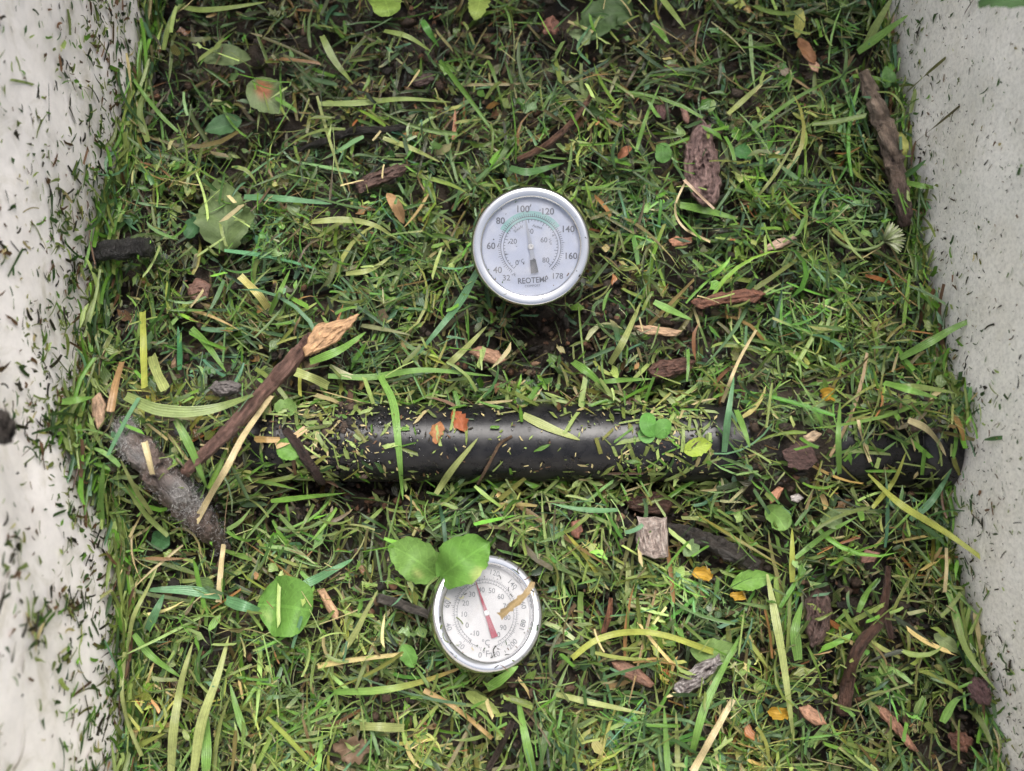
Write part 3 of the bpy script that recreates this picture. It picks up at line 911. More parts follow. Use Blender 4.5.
tube_thing('twig', 'twig', 'dark twig leaning in the lower middle near the bottom edge', [(488, 770, 6), (500, 748, 9), (513, 722, 8)], [5, 6, 5], A(.05, .035, .028), TW)
tube_thing('twig', 'twig', 'hair-thin brown twig lying across the front of the pipe', [(478, 484, 20), (490, 462, 31), (500, 444, 33), (512, 436, 34)], [3, 3, 3, 2.5], A(.16, .10, .06), TW, rough=.05)
tube_thing('twig', 'twig', 'upright reddish-brown stem right of the white dial', [(603, 634, 7), (609, 614, 9), (611, 598, 8)], [6, 6, 4], A(.20, .09, .05), TW, S=12)
m1 = tube_thing('mouldy_branch', 'branch', 'thick rotten branch furred with grey mould near the left wall', [(122, 426, 3), (142, 452, 7), (172, 486, 9), (202, 520, 9), (224, 550, 3)], [17, 27, 29, 27, 13], A(.115, .085, .072), None, rough=.14)
tube_thing('rotten_stub', 'stub', 'black wet stub of wood against the left wall', [(88, 254, 16), (112, 250, 18), (150, 247, 12)], [15, 19, 18], A(.016, .015, .014), None, mat='black_wood', rough=.14)

chunk_thing('bark_piece', 'bark', 'long upright piece of reddish bark at upper right', [(698, 116), (711, 124), (713, 140), (719, 160), (722, 184), (716, 205), (704, 207), (690, 194), (683, 178), (684, 152), (690, 136)], 8, A(0.106, 0.064, 0.058), BK, off=8, mat='bark', seed=3, col2=A(.24, .16, .14), rough=.5)
chunk_thing('bark_piece', 'bark', 'square piece of pale lichened bark below the pipe', [(637, 517), (667, 517), (669, 557), (655, 559), (641, 555), (635, 540)], 6, A(0.221, 0.170, 0.145), BK, off=10, mat='bark', seed=5, col2=A(.40, .35, .31), rough=.45, dome=.4)
chunk_thing('bark_piece', 'bark', 'dark brown curl of bark just above the pale square', [(624, 496), (640, 489), (662, 491), (674, 502), (668, 513), (645, 515), (628, 508)], 7, A(0.072, 0.038, 0.027), BK, off=4, mat='bark', seed=6, rough=.35)
chunk_thing('bark_piece', 'bark', 'whitish streaked bark lump low in the pile right of centre', [(674, 690), (680, 676), (700, 662), (720, 655), (722, 664), (708, 678), (694, 690), (678, 698)], 8, A(0.136, 0.111, 0.106), BK, off=8, mat='bark', seed=8, col2=A(.55, .52, .50), rough=.55)
chunk_thing('bark_piece', 'bark', 'flat brown bark strip at upper left of the blue dial', [(354, 182), (372, 172), (398, 163), (411, 166), (402, 176), (378, 186), (360, 194)], 6, A(0.085, 0.051, 0.041), BK, off=7, mat='bark', seed=9, rough=.4)
chunk_thing('bark_piece', 'bark', 'small dark bark bit near the top above the blue dial', [(408, 82), (424, 74), (436, 74), (434, 82), (418, 88)], 5, A(0.060, 0.038, 0.034), BK, off=7, mat='bark', seed=10, rough=.4)
chunk_thing('bark_piece', 'bark', 'dark brown wood lump between the pipe and the blue dial', [(646, 370), (658, 360), (684, 357), (696, 362), (690, 372), (668, 378), (652, 378)], 6, A(0.085, 0.043, 0.031), BK, off=5, mat='bark', seed=12, rough=.4)
chunk_thing('bark_piece', 'bark', 'maroon oval of bark in the lower right corner', [(966, 684), (974, 676), (986, 680), (993, 694), (990, 706), (978, 704), (969, 696)], 5, A(0.072, 0.038, 0.038), BK, off=8, mat='bark', seed=13, rough=.2)
chunk_thing('bark_piece', 'bark', 'long rusty bark sliver right of the blue dial', [(690, 302), (720, 292), (752, 288), (766, 294), (756, 302), (722, 304), (700, 310)], 4, A(0.136, 0.060, 0.038), BK, off=7, mat='bark', seed=14, rough=.4)
chunk_thing('bark_piece', 'bark', 'crumbling brown bark stump beside the tall pale blades', [(806, 600), (816, 588), (828, 592), (832, 612), (826, 640), (812, 648), (804, 630)], 7, A(0.072, 0.044, 0.036), BK, off=6, mat='bark', seed=15, rough=.5)
chunk_thing('clod', 'clod', 'grey felted clod behind the straight brown stick', [(207, 388), (216, 381), (232, 380), (242, 386), (238, 393), (220, 397)], 7, A(.13, .115, .11), None, off=9, mat='soil', seed=16, rough=.4)
chunk_thing('clod', 'clod', 'dark clod stuck high on the left wall', [(0, 408), (12, 414), (17, 428), (14, 442), (2, 446), (-8, 440), (-10, 418)], 8, A(.030, .024, .020), None, off=95, mat='soil', seed=17, rough=.5)
chunk_thing('clod', 'clod', 'reddish crumbly clod beside the pale chip above the pipe end', [(782, 452), (796, 440), (812, 446), (818, 460), (808, 470), (788, 468)], 1.5, A(.075, .042, .036), None, off=2, mat='soil', seed=18, rough=.5)

chunk_thing('wood_chip', 'chip', 'orange splintered chip just left below the blue dial', [(468, 352), (478, 346), (498, 350), (507, 360), (498, 365), (478, 360)], 2.8, A(0.238, 0.134, 0.082), CH, off=2, seed=21)
chunk_thing('wood_chip', 'chip', 'tan splinter right of the blue dial above the pipe', [(634, 326), (652, 325), (682, 331), (676, 336), (650, 335), (640, 332)], 2.1, A(0.293, 0.190, 0.115), CH, off=4, seed=22)
chunk_thing('wood_chip', 'chip', 'pinkish-tan pointed chip lying alone right of the tall bark', [(766, 246), (776, 239), (796, 235), (797, 239), (782, 248), (768, 251)], 2.1, A(0.351, 0.241, 0.178), CH, off=5, seed=23, rough=.12)
chunk_thing('wood_chip', 'chip', 'brown almond-shaped chip under the curved yellow stem', [(611, 662), (622, 660), (640, 668), (655, 684), (650, 688), (630, 680), (616, 672)], 3.5, A(0.145, 0.076, 0.050), CH, off=5, seed=24, rough=.12)
chunk_thing('wood_chip', 'chip', 'orange-tan rounded chip beside a yellow petal at lower right', [(798, 708), (808, 704), (822, 714), (827, 724), (816, 726), (804, 718)], 2.8, A(0.276, 0.150, 0.092), CH, off=5, seed=25, rough=.12)
chunk_thing('wood_chip', 'chip', 'long rusty splinter in the lower right corner', [(874, 704), (886, 708), (902, 724), (918, 752), (910, 750), (896, 734), (880, 716)], 2.8, A(0.236, 0.121, 0.078), CH, off=3, seed=26)
chunk_thing('wood_chip', 'chip', 'ragged red-brown chip at the bottom right corner', [(946, 734), (960, 730), (974, 740), (968, 752), (952, 750)], 3.5, A(0.111, 0.050, 0.033), CH, off=1, seed=27, rough=.6)
chunk_thing('wood_chip', 'chip', 'orange chip standing next to the round green leaf', [(317, 590), (324, 588), (339, 612), (338, 620), (332, 619), (324, 604)], 2.1, A(0.318, 0.197, 0.111), CH, off=5, seed=28, rough=.1)
chunk_thing('wood_chip', 'chip', 'small rust chip above the square of pale bark', [(571, 522), (580, 519), (583, 530), (578, 539), (571, 535)], 2.8, A(0.175, 0.075, 0.049), CH, off=4, seed=29, rough=.15)
chunk_thing('wood_chip', 'chip', 'orange leaf-shaped chip between pipe end and black stick', [(769, 494), (778, 486), (784, 488), (778, 500), (770, 504)], 2.1, A(0.313, 0.152, 0.089), CH, off=5, seed=30, rough=.1)
chunk_thing('wood_chip', 'chip', 'pale cream pebble-like chip right of the orange leaf-shaped chip', [(790, 496), (798, 493), (804, 498), (798, 503), (791, 501)], 2.8, A(0.352, 0.318, 0.295), CH, off=4, seed=31, rough=.1)
chunk_thing('wood_chip', 'chip', 'rusty chip in the clippings right of the black stick', [(860, 556), (866, 549), (880, 553), (874, 562), (862, 563)], 2.1, A(0.185, 0.098, 0.070), CH, off=4, seed=32, rough=.15)
chunk_thing('wood_chip', 'chip', 'orange crumb with two lobes under the tall bark piece', [(668, 240), (676, 236), (684, 238), (692, 237), (692, 243), (682, 246), (672, 246)], 2.1, A(0.261, 0.122, 0.071), CH, off=4, seed=33, rough=.2)
chunk_thing('wood_chip', 'chip', 'small pale tan chip above the exposed pipe end', [(803, 436), (814, 430), (822, 434), (814, 442), (806, 443)], 2.1, A(0.304, 0.223, 0.143), CH, off=2, seed=34, rough=.2)
chunk_thing('wood_chip', 'chip', 'reddish stub just above the tall bark piece', [(680, 108), (686, 106), (690, 118), (688, 124), (683, 120)], 2.8, A(0.185, 0.099, 0.076), CH, off=4, seed=35, rough=.2)
chunk_thing('wood_chip', 'chip', 'dull maroon chip left above the tall bark piece', [(655, 106), (666, 103), (671, 112), (664, 120), (656, 116)], 2.8, A(0.086, 0.043, 0.040), CH, off=1, seed=36, rough=.3)
chunk_thing('wood_chip', 'chip', 'tan-orange broken chip hanging by the upper right stick', [(806, 58), (812, 56), (820, 66), (818, 73), (811, 70)], 2.1, A(0.332, 0.200, 0.131), CH, off=4, seed=37, rough=.15)
chunk_thing('wood_chip', 'chip', 'reddish crumbs of wood in the dark hollow at top centre', [(540, 22), (552, 14), (560, 24), (556, 36), (544, 34)], 3.5, A(0.144, 0.066, 0.046), CH, off=1, seed=38, rough=.6)
chunk_thing('wood_chip', 'chip', 'brown crumpled chip left below the black stub', [(186, 288), (196, 278), (212, 284), (208, 298), (192, 300)], 3.5, A(0.119, 0.064, 0.047), CH, off=1, seed=39, rough=.5)
chunk_thing('wood_chip', 'chip', 'orange chip with a stub near the torn wood', [(302, 360), (312, 362), (322, 357), (318, 366), (306, 372)], 2.8, A(0.336, 0.232, 0.145), CH, off=4, seed=40, rough=.2)
chunk_thing('wood_chip', 'chip', 'pale brown fallen chip on the left wall edge', [(92, 398), (100, 392), (106, 404), (104, 424), (98, 430), (92, 416)], 2.1, A(0.267, 0.175, 0.112), CH, off=8, seed=41, rough=.15)

# ------------------------------------------------------------------ leaves
leaf = lambda label, pts, w, col, **kw: blade_thing('leaf', 'leaf', label, pts, w, col, LV, mat='leaf', kind=kw.pop('kind', 'leaf'), K=9, S=20, ragged=kw.pop('ragged', .05), wavy=kw.pop('wavy', .045), cup=kw.pop('cup', .10), sink=kw.pop('sink', 1.5), **kw)
leaf('pale oval leaf lying at the upper left corner', [(203, 58, 9), (226, 57, 11), (251, 59, 9)], 27, A(.115, .155, .068), fold=.15, wavy=.02)
leaf('small dark green leaf left of the upper left patch', [(242, 120, 8), (222, 127, 10), (205, 131, 8)], 24, A(.055, .12, .05), fold=.2, wavy=.03)
leaf('large crumpled pale leaf on the left side of the pile', [(225, 252, 9), (226, 216, 12), (224, 181, 10)], 56, A(.105, .150, .058), fold=.12, ragged=.09, wavy=.09)
leaf('dark leaf tucked beneath the large crumpled pale leaf', [(186, 238, 8), (194, 228, 9), (202, 214, 7)], 20, A(.05, .12, .05), fold=.2)
leaf('grey-green leaf with a rusty blotch near the top', sink=0.0, pts=[(256, 78, 9), (266, 96, 12), (284, 112, 9)], w=38, col=A(.115, .155, .068), fold=.1, ragged=.05, patch=(.3, -.1, .24, A(.26, .10, .05)))
leaf('bright yellow-green leaf cut by the top edge left of centre', [(378, -14, 9), (385, 0, 11), (390, 16, 8)], 36, A(.20, .30, .06), fold=.1, ragged=.04, kind='round')
leaf('yellow-green leaf at the top edge near the centre', [(482, -8, 9), (478, 8, 10), (474, 20, 7)], 24, A(.25, .33, .08), fold=.15, ragged=.08)
leaf('broad dark leaf at the top edge beside the dark hollow', [(634, 16, 9), (612, 14, 12), (584, 36, 8)], 44, A(.062, .105, .040), fold=.1, ragged=.09, wavy=.08, kind='round')
leaf('torn pale leaf scrap under the broad dark leaf', [(572, 30, 8), (582, 36, 9), (590, 42, 7)], 20, A(.18, .24, .12), fold=.1, ragged=.12, kind='round')
leaf('round green leaflet left of the tall bark piece', [(662, 143, 8), (663, 152, 10), (663, 163, 8)], 18, A(.09, .20, .05), fold=.1, kind='round')
leaf('dark round leaflet right of the tall bark piece', [(735, 148, 8), (743, 152, 9), (752, 153, 8)], 19, A(.05, .14, .04), fold=.1, kind='round')
leaf('narrow yellow leaf with brown tip near the top right', [(800, 8, 8), (799, 24, 10), (796, 38, 8)], 12, A(.32, .32, .09), fold=.25)
leaf('brown withered leaf below the narrow yellow leaf', [(798, 38, 8), (806, 52, 9), (815, 64, 7)], 14, A(.22, .11, .055), fold=.35, wavy=.08)
leaf('small green leaf where upper right stick meets the wall', [(886, 88, 10), (888, 76, 12), (886, 66, 9)], 15, A(.10, .20, .06), fold=.15)
leaf('small yellowish leaf beside the upper right stick', [(898, 132, 8), (904, 146, 10), (905, 157, 8)], 10, A(.35, .36, .10), fold=.2)
leaf('bright round leaf left of the white dial', sink=0.0, pts=[(258, 604, 10), (284, 606, 14), (312, 611, 10)], w=58, col=A(.105, .225, .042), fold=.08, ragged=.02, kind='round', wavy=.015, patch=(.2, .5, .12, A(.2, .3, .08)))
leaf('small heart-shaped green leaf left of the white dial', [(402, 645, 9), (408, 654, 10), (414, 668, 8)], 16, A(.11, .24, .05), fold=.15)
leaf('pointed thin leaf below the white dial', [(466, 692, 9), (482, 702, 11), (500, 714, 8)], 12, A(.22, .27, .08), fold=.3)
leaf('brown crumpled leaf at the bottom edge left of centre', [(336, 752, 8), (352, 748, 12), (372, 752, 8)], 24, A(.17, .115, .075), fold=.3, wavy=.22, ragged=.20)
leaf('yellow-green leaf at the right end of the exposed pipe', [(684, 452, 31), (698, 447, 34), (712, 444, 30)], 18, A(.27, .36, .05), fold=.15, wavy=.04)
leaf('curled green leaf on the left end of the pipe', [(276, 446, 25), (290, 450, 28), (302, 456, 24)], 22, A(.12, .25, .05), fold=.2, wavy=.06)
leaf('round green leaf above the left end of the pipe', [(276, 412, 16), (284, 408, 18), (296, 412, 14)], 20, A(.13, .22, .06), fold=.1, kind='round')
leaf('dark green leaf jutting over the top right wall', [(978, 4, 150), (1002, -2, 152), (1036, 2, 150)], 26, A(.05, .10, .035), fold=.2, ragged=.1)
leaf('wide pale leaf in the clippings right of centre bottom', [(690, 650, 8), (716, 652, 10), (738, 648, 8)], 26, A(.15, .24, .07), fold=.1, ragged=.05)
leaf('broad green clover-like leaf near the orange leaf-shaped chip', [(766, 508, 8), (778, 518, 10), (786, 530, 8)], 24, A(.16, .28, .07), fold=.1, kind='round', ragged=.05)
leaf('small green leaf beside the black stick', [(684, 556, 9), (692, 547, 12), (698, 538, 9)], 13, A(.14, .21, .09), fold=.2)
leaf('pale folded leaf right of the orange leaf-shaped chip', [(822, 518, 8), (832, 520, 11), (842, 524, 8)], 18, A(.17, .24, .10), fold=.2, kind='round')
leaf('dark leaf by the lower left wall', [(152, 536, 8), (160, 540, 9), (170, 544, 8)], 18, A(.05, .13, .05), fold=.15, kind='round')
leaf('oval pale leaf on the lower right edge of the pile', [(934, 634, 9), (944, 641, 11), (958, 652, 8)], 13, A(.24, .30, .13), fold=.2)
leaf('wide green leaf blade left of the brown bark stump', [(730, 586, 8), (750, 580, 10), (774, 577, 8)], 20, A(.14, .27, .055), fold=.25, ragged=.03)
leaf('red curled leaf scrap above the twig beside blue dial', [(618, 158, 8), (625, 152, 11), (631, 146, 8)], 9, A(.26, .11, .06), fold=.4)
leaf('rust tipped leaf left above the blue dial', [(387, 193, 8), (396, 206, 11), (404, 224, 8)], 12, A(.36, .22, .11), fold=.3)

sprig = empty('leaf_sprig', on_pile(438, 577, .02))
tag(sprig, 'two bright green leaves on one thin stalk, one over the white dial', 'leaf sprig')


def part(name, pts, w, col, parent, off=9.0, mat='leaf', S=20, tube=False, **kw):
    path, q = world_path(pts, off / 1000, S)
    for a in q:
        stamp(a[0], a[1], max(1.5, w * .42))
    me = tube_mesh(name, path, np.array([w, w * .8]) * PX / 2, col, sides=8, rough=.03) if tube else strip_mesh(name, path, w * PX, col, **kw)
    o = link(name, me, M[mat], parent); o.location = [-q for q in parent.location]
    return o


part('leaflet', [(437, 576, 14), (412, 557, 20), (389, 545, 16)], 38, A(.125, .235, .052), sprig, kind='leaf', K=9, fold=.12, ragged=.05, wavy=.05, cup=.1, patch=(.3, -.5, .1, A(.3, .36, .12)))
part('leaflet', [(440, 577, 26), (464, 559, 34), (490, 542, 30)], 42, A(.105, .230, .040), sprig, kind='leaf', K=9, fold=.12, ragged=.06, wavy=.05, cup=.12, patch=(.5, .9, .1, A(.3, .36, .12)))
part('petiole', [(423, 600, 8), (428, 586, 14), (438, 577, 22)], 3.2, A(.20, .28, .09), sprig, mat='grass', tube=True)

clover = empty('clover_leaf', P(656, 427, .03))
tag(clover, 'bright green clover leaf stuck on the pipe', 'clover leaf')
top = 40.0
part('leaflet', [(655, 436, top), (648, 425, top + 2), (650, 413, top - 2)], 17, A(.09, .235, .045), clover, kind='round', K=7, fold=.1)
part('leaflet', [(655, 436, top), (664, 428, top + 2), (671, 430, top)], 19, A(.10, .24, .05), clover, kind='round', K=7, fold=.1)
part('leaflet', [(655, 437, top), (646, 436, top - 1), (643, 428, top - 2)], 14, A(.11, .26, .06), clover, kind='round', K=7, fold=.1)

fl_root = empty('clover_flower', on_pile(884, 242, .01))
tag(fl_root, 'closed white-petalled flower on a curved green stalk by the right wall', 'flower')
part('stalk', [(828, 230, 7), (840, 243, 10), (858, 250, 12), (876, 247, 13), (885, 241, 14)], 4.0, A(.20, .27, .10), fl_root, mat='grass', tube=True)
for i in range(15):
    a = R(-42 + i * 8.2 + random.uniform(-2, 2)); L_ = 22.5 - abs(i - 7) * .35 + random.uniform(-.8, .8); hz = 15 + 4 * math.sin(i * 2.1)
    part('petal', [(884, 241, 14), (884 + L_ * .5 * math.cos(a), 241 - L_ * .5 * math.sin(a) - 1, hz + 3), (884 + L_ * math.cos(a), 241 - L_ * math.sin(a), hz - 3)], 4.6,
         A(.50, .53, .36) if i % 2 else A(.30, .36, .17), fl_root, mat='petal', S=10, kind='grass2', K=5, fold=.5)

petal = lambda label, pts, w: blade_thing('petal', 'petal', label, pts, w, A(.46, .27, .03), PT, mat='petal', kind='round', K=7, S=12, fold=.3, cup=.25, ragged=.14, wavy=.10, sink=3.5)
petal('yellow petal above the exposed pipe end', [(822, 397, 9), (828, 395, 12), (834, 397, 9)], 12)
petal('yellow petal beside the rounded orange chip at lower right', [(768, 711, 9), (778, 713, 12), (788, 712, 9)], 11)
petal('yellow petal below the square of pale bark', [(692, 574, 8), (702, 573, 11), (712, 578, 8)], 13)
petal('small yellow petal left of the tall pale blades', [(730, 594, 8), (738, 596, 10), (745, 594, 8)], 9)

# ------------------------------------------------------------------ long blades that stand out
def blade(label, pts, w, col, **kw):
    kw.setdefault('kind', 'blade'); kw.setdefault('fold', .3)
    return blade_thing('grass_blade', 'grass blade', label, pts, w, np.asarray(col), BL, **kw)


G1, G2, G3, G4, G5 = A(.125, .235, .050), A(.185, .245, .070), A(.300, .340, .120), A(.070, .150, .050), A(.085, .185, .085)
YG = A(.33, .36, .075)
blade('broad olive blade across the upper left corner', [(178, 6, 9), (200, 10, 11), (228, 8, 11), (266, 2, 9)], 8, G2, fold=.15)
blade('yellowish upright blade beside the upper left wall', [(164, 50, 8), (168, 30, 12), (176, 12, 13), (186, 2, 9)], 7, G2 * .8)
blade('green blade lying along the upper left wall', [(148, 142, 8), (140, 112, 12), (146, 86, 12)], 9, G2 * .8)
blade('long leaning blade against the upper left wall', [(178, 132, 8), (158, 112, 12), (130, 74, 16), (120, 52, 22)], 5, G1)
blade('long pale straight blade across the middle of the top', [(318, 104, 9), (360, 103, 10), (404, 99, 10), (450, 102, 8)], 8, G2, fold=.12)
blade('short wide bright green blade near the top centre', [(422, 20, 9), (430, 34, 11), (439, 47, 8)], 9, A(.09, .23, .05), fold=.2)
blade('olive curved blade left of the short wide bright one', [(384, 31, 8), (408, 37, 10), (432, 52, 8)], 7, G2)
blade('yellow-green diagonal blade above left of the blue dial', [(383, 138, 9), (410, 148, 11), (440, 162, 8)], 7, G3)
blade('bluish green flat blade pointing right at the left side', [(244, 197, 10), (285, 199, 11), (332, 204, 8)], 9, G5 * 1.2, fold=.12)
blade('arched yellow-green blade left of the blue dial', [(312, 222, 9), (345, 220, 12), (376, 226, 12), (401, 243, 8)], 8, G3 * .85)
blade('upright thin blade in the upper left part of the pile', [(317, 96, 9), (326, 128, 12), (338, 168, 12), (346, 194, 8)], 4, G3 * .8)
blade('steep dull blade near the upper left of centre', [(322, 36, 8), (334, 60, 11), (353, 84, 8)], 9, G2 * .9)
blade('dark blue-green blade touching the top of the blue dial', [(510, 168, 9), (530, 172, 10), (564, 163, 8)], 10, G4, fold=.12)
blade('blade slanting down from the broad dark leaf', [(590, 64, 8), (578, 46, 11), (600, 14, 11)], 4, G5)
blade('long slanting blade up beside the broad dark leaf', [(658, -6, 8), (672, 12, 11), (686, 30, 9)], 8, G2)
blade('broad dull green blade near the top right of centre', [(652, 22, 8), (664, 38, 11), (670, 44, 8)], 10, G1)
blade('bright yellow-green blade pointing up right above the tall bark', [(728, 114, 9), (746, 98, 12), (772, 75, 9)], 7, G3 * .9)
blade('upright blade standing over the left side of tall bark', [(636, 152, 8), (646, 118, 12), (660, 84, 9)], 5, G1)
blade('flat blade below the foot of the tall bark', [(680, 205, 9), (704, 210, 12), (738, 219, 9)], 11, G1, fold=.15)
blade('thin straight blade right of the tall bark', [(755, 200, 9), (778, 170, 12), (802, 128, 9)], 4, G3 * .7)
blade('long thin blade crossing the upper right of the pile', [(752, 130, 9), (800, 96, 11), (862, 66, 9)], 5, G1 * .8)
blade('wide green blade leaning on the upper right wall', [(858, 52, 10), (880, 36, 18), (908, 15, 26)], 11, G1, fold=.2)
blade('narrow green blade rising beside the upper right wall', [(866, 44, 10), (878, 22, 18), (893, -4, 22)], 10, G2 * .9, fold=.2)
blade('pale curved stem looping over the upper right stick', [(876, 92, 12), (892, 94, 18), (903, 108, 16), (904, 126, 9)], 3.5, G2)
blade('bluish blade poking onto the right wall by the stick foot', [(900, 182, 9), (920, 186, 14), (938, 188, 14)], 9, G1)
blade('second bluish blade fanning onto the right wall', [(902, 178, 9), (914, 170, 14), (926, 160, 16)], 7, G4)
blade('long bluish-green blade slanting down left from the blue dial', [(478, 270, 12), (460, 302, 14), (438, 330, 12), (416, 356, 8)], 9, G5 * 1.1, fold=.2)
blade('short green blade between blue dial and pipe', [(440, 372, 9), (462, 352, 12), (487, 326, 9)], 8, G3 * .85)
blade('long flat blade just above the left of the pipe', [(328, 376, 11), (372, 377, 13), (424, 370, 13), (492, 376, 9)], 8, G1, fold=.15)
blade('pale dry blade under the long flat blade above the pipe', [(330, 366, 10), (350, 376, 12), (384, 385, 10)], 6, A(.36, .37, .19))
blade('bright upright blade crossing the pipe from top to bottom', [(380, 376, 16), (393, 402, 32), (398, 440, 33), (403, 500, 10)], 9, G1 * 1.25, fold=.15)
blade('pale green blade lying on the pipe at the centre', [(523, 415, 31), (548, 427, 35), (580, 440, 33)], 10, G3, fold=.12)
blade('blade leaning on the lower left of the pipe', [(436, 494, 12), (452, 470, 26), (478, 438, 34)], 8, G3 * .8)
blade('tall green blade across the right end of the pipe', [(724, 452, 24), (728, 416, 34), (734, 376, 16)], 8, G5 * 1.25)
blade('short blade left of the tall one at the pipe end', [(736, 410, 26), (744, 430, 28), (750, 448, 22)], 7, G1)
blade('green blade rising right of the blue dial foot', [(610, 364, 8), (624, 340, 13), (641, 302, 10)], 8, G3 * .8)
blade('wide blade right of the blue dial foot', [(654, 302, 9), (670, 310, 12), (692, 320, 9)], 9, G1 * 1.2)
blade('short wide blade pointing down at the pipe under the blue dial', [(573, 362, 9), (590, 374, 12), (604, 388, 8)], 10, G1)
blade('horizontal blade just above the centre of the pipe', [(602, 382, 12), (625, 380, 13), (652, 379, 10)], 6, G1)
blade('blade reaching out over the right wall', [(900, 358, 12), (930, 342, 22), (958, 326, 26), (992, 313, 28)], 9, G1, fold=.25)
blade('long blade lying over the exposed pipe end', [(884, 383, 20), (912, 391, 24), (938, 398, 18)], 8, G1 * 1.3)
blade('second long blade reaching right over the pipe end', [(896, 386, 20), (925, 388, 24), (955, 393, 18)], 7, G2)
blade('dry tan blade bent over the black pipe end', [(908, 420, 24), (925, 428, 28), (938, 442, 25), (946, 456, 18)], 8, A(.36, .31, .17), fold=.2)
blade('upright green blade left of the black pipe end', [(839, 474, 14), (838, 440, 26), (840, 402, 20)], 7, G1)
blade('green blade sticking out to the right wall low', [(984, 440, 18), (1000, 438, 22), (1018, 436, 24)], 5, G4)
blade('long yellowish blade reaching down onto the right wall', [(868, 474, 14), (900, 504, 18), (948, 534, 22), (1006, 576, 26)], 8, YG * .9, fold=.2, kind='grass2')
blade('yellow-green blade crossing under the black pipe end', [(872, 508, 14), (894, 480, 18), (906, 452, 22)], 6, YG * .8)
blade('dark green blade curving down by the right wall', [(910, 520, 12), (932, 500, 16), (952, 468, 16)], 8, G5)
blade('tall pale blade standing right of the small yellow petal', [(767, 574, 10), (776, 622, 14), (784, 668, 14), (794, 742, 9)], 9, G3, fold=.3, kind='grass2')
blade('broad blade leaning against the tall pale blade', [(798, 660, 9), (795, 630, 13), (802, 602, 11)], 12, G1)
blade('yellow upright blade above the tall pale blade', [(792, 582, 9), (792, 556, 12), (792, 528, 9)], 7, YG)
blade('straight blade slanting up to the pale folded leaf', [(795, 558, 9), (826, 534, 12), (858, 516, 9)], 6, G1 * 1.2)
blade('long blade by the lower right wall', [(948, 590, 10), (962, 640, 16), (975, 664, 16), (996, 690, 14)], 8, G2)
blade('short green blade on the right edge of the pile', [(962, 634, 12), (954, 608, 14), (944, 588, 10)], 7, G1)
blade('slanted green blade right of the crooked root', [(858, 612, 9), (866, 594, 12), (878, 578, 9)], 7, G1)
blade('bright blade in the lower right clippings', [(942, 722, 10), (952, 704, 13), (962, 696, 10)], 10, G1 * 1.2)
blade('long green blade pointing up near the whitish bark lump', [(692, 752, 8), (704, 708, 13), (720, 674, 14), (742, 632, 10)], 9, G1 * 1.15, fold=.3)
blade('upright blade at the bottom edge right of centre', [(668, 776, 9), (666, 740, 12), (664, 706, 9)], 7, G1)
blade('broad upright blade at the bottom edge beside another', [(678, 776, 9), (677, 742, 12), (676, 712, 9)], 6, G3 * .7)
blade('arched yellow stem right of the white dial', [(572, 658, 9), (596, 640, 14), (628, 632, 15), (664, 635, 14), (714, 652, 8)], 6, YG, fold=.4, kind='cut')
blade('pale flat blade below the brown almond-shaped chip', [(556, 694, 9), (590, 702, 11), (646, 714, 8)], 7, G3)
blade('upright blade below the white dial near the bottom', [(534, 776, 8), (524, 730, 13), (516, 688, 9)], 9, G1 * 1.1, fold=.3)
blade('short green blade touching the rim below the white dial', [(487, 688, 10), (500, 680, 12), (518, 666, 10)], 11, G1 * 1.3, fold=.15)
blade('blade with an orange tip left of the white dial', [(334, 692, 9), (380, 690, 12), (420, 682, 12), (466, 666, 9)], 8, G1 * 1.2, col2=A(.45, .28, .10))
blade('cut green blade lying flat near the bottom centre', [(360, 726, 9), (382, 727, 10), (404, 728, 9)], 8, G3 * .8, kind='cut', fold=.1)
blade('wide bluish blade right of the bright round leaf', [(294, 590, 10), (322, 576, 13), (353, 559, 10)], 10, G5 * 1.4, fold=.15)
blade('yellowish bent blade between round leaf and white dial', [(340, 656, 9), (356, 632, 13), (366, 612, 13), (378, 590, 9)], 7, G3 * .8)
blade('tall broad blade in the lower left', [(171, 776, 9), (174, 728, 14), (182, 680, 16), (193, 642, 12)], 10, G3 * .85, fold=.25)
blade('tall yellow-green blade right of the broad lower left one', [(194, 772, 9), (202, 722, 14), (218, 676, 16), (229, 636, 12)], 11, G3, fold=.3)
blade('green blade at the foot of the tall yellow-green one', [(206, 776, 9), (207, 740, 12), (206, 706, 9)], 11, G1 * 1.15, fold=.2)
blade('thin curved stem along the lower left wall', [(142, 756, 8), (128, 722, 14), (122, 690, 18), (125, 652, 18)], 4, G3 * .8, kind='cut')
blade('green slanting blade in the lower left', [(134, 634, 12), (152, 656, 13), (182, 678, 9)], 8, G1 * 1.1)
blade('blue-green pointed blade by the lower left wall', [(222, 596, 9), (184, 590, 13), (144, 590, 12)], 11, G5 * 1.3, fold=.2)
blade('wide blue-green blade left of the bright round leaf', [(226, 600, 10), (244, 606, 12), (264, 612, 9)], 13, G5 * 1.35, fold=.15)
blade('curved blade hanging beside the blue-green pointed blade', [(148, 630, 11), (156, 612, 13), (164, 594, 10)], 10, G5 * 1.1)
blade('pale thin blade leaning out of the lower left wall', [(128, 646, 12), (134, 616, 16), (148, 588, 14), (160, 560, 10)], 5, G3 * .9)
blade('slightly bent green blade right of the tall yellow-green blade', [(246, 736, 9), (238, 712, 13), (230, 684, 11)], 8, G1 * 1.1)
blade('long curved flat blade beside the straight brown stick', [(126, 396, 16), (160, 410, 20), (208, 410, 20), (262, 392, 16)], 13, A(.20, .26, .09), fold=.2)
blade('bright green blade under the foot of the brown stick', [(176, 420, 14), (190, 446, 14), (208, 490, 10)], 9, G1 * 1.1)
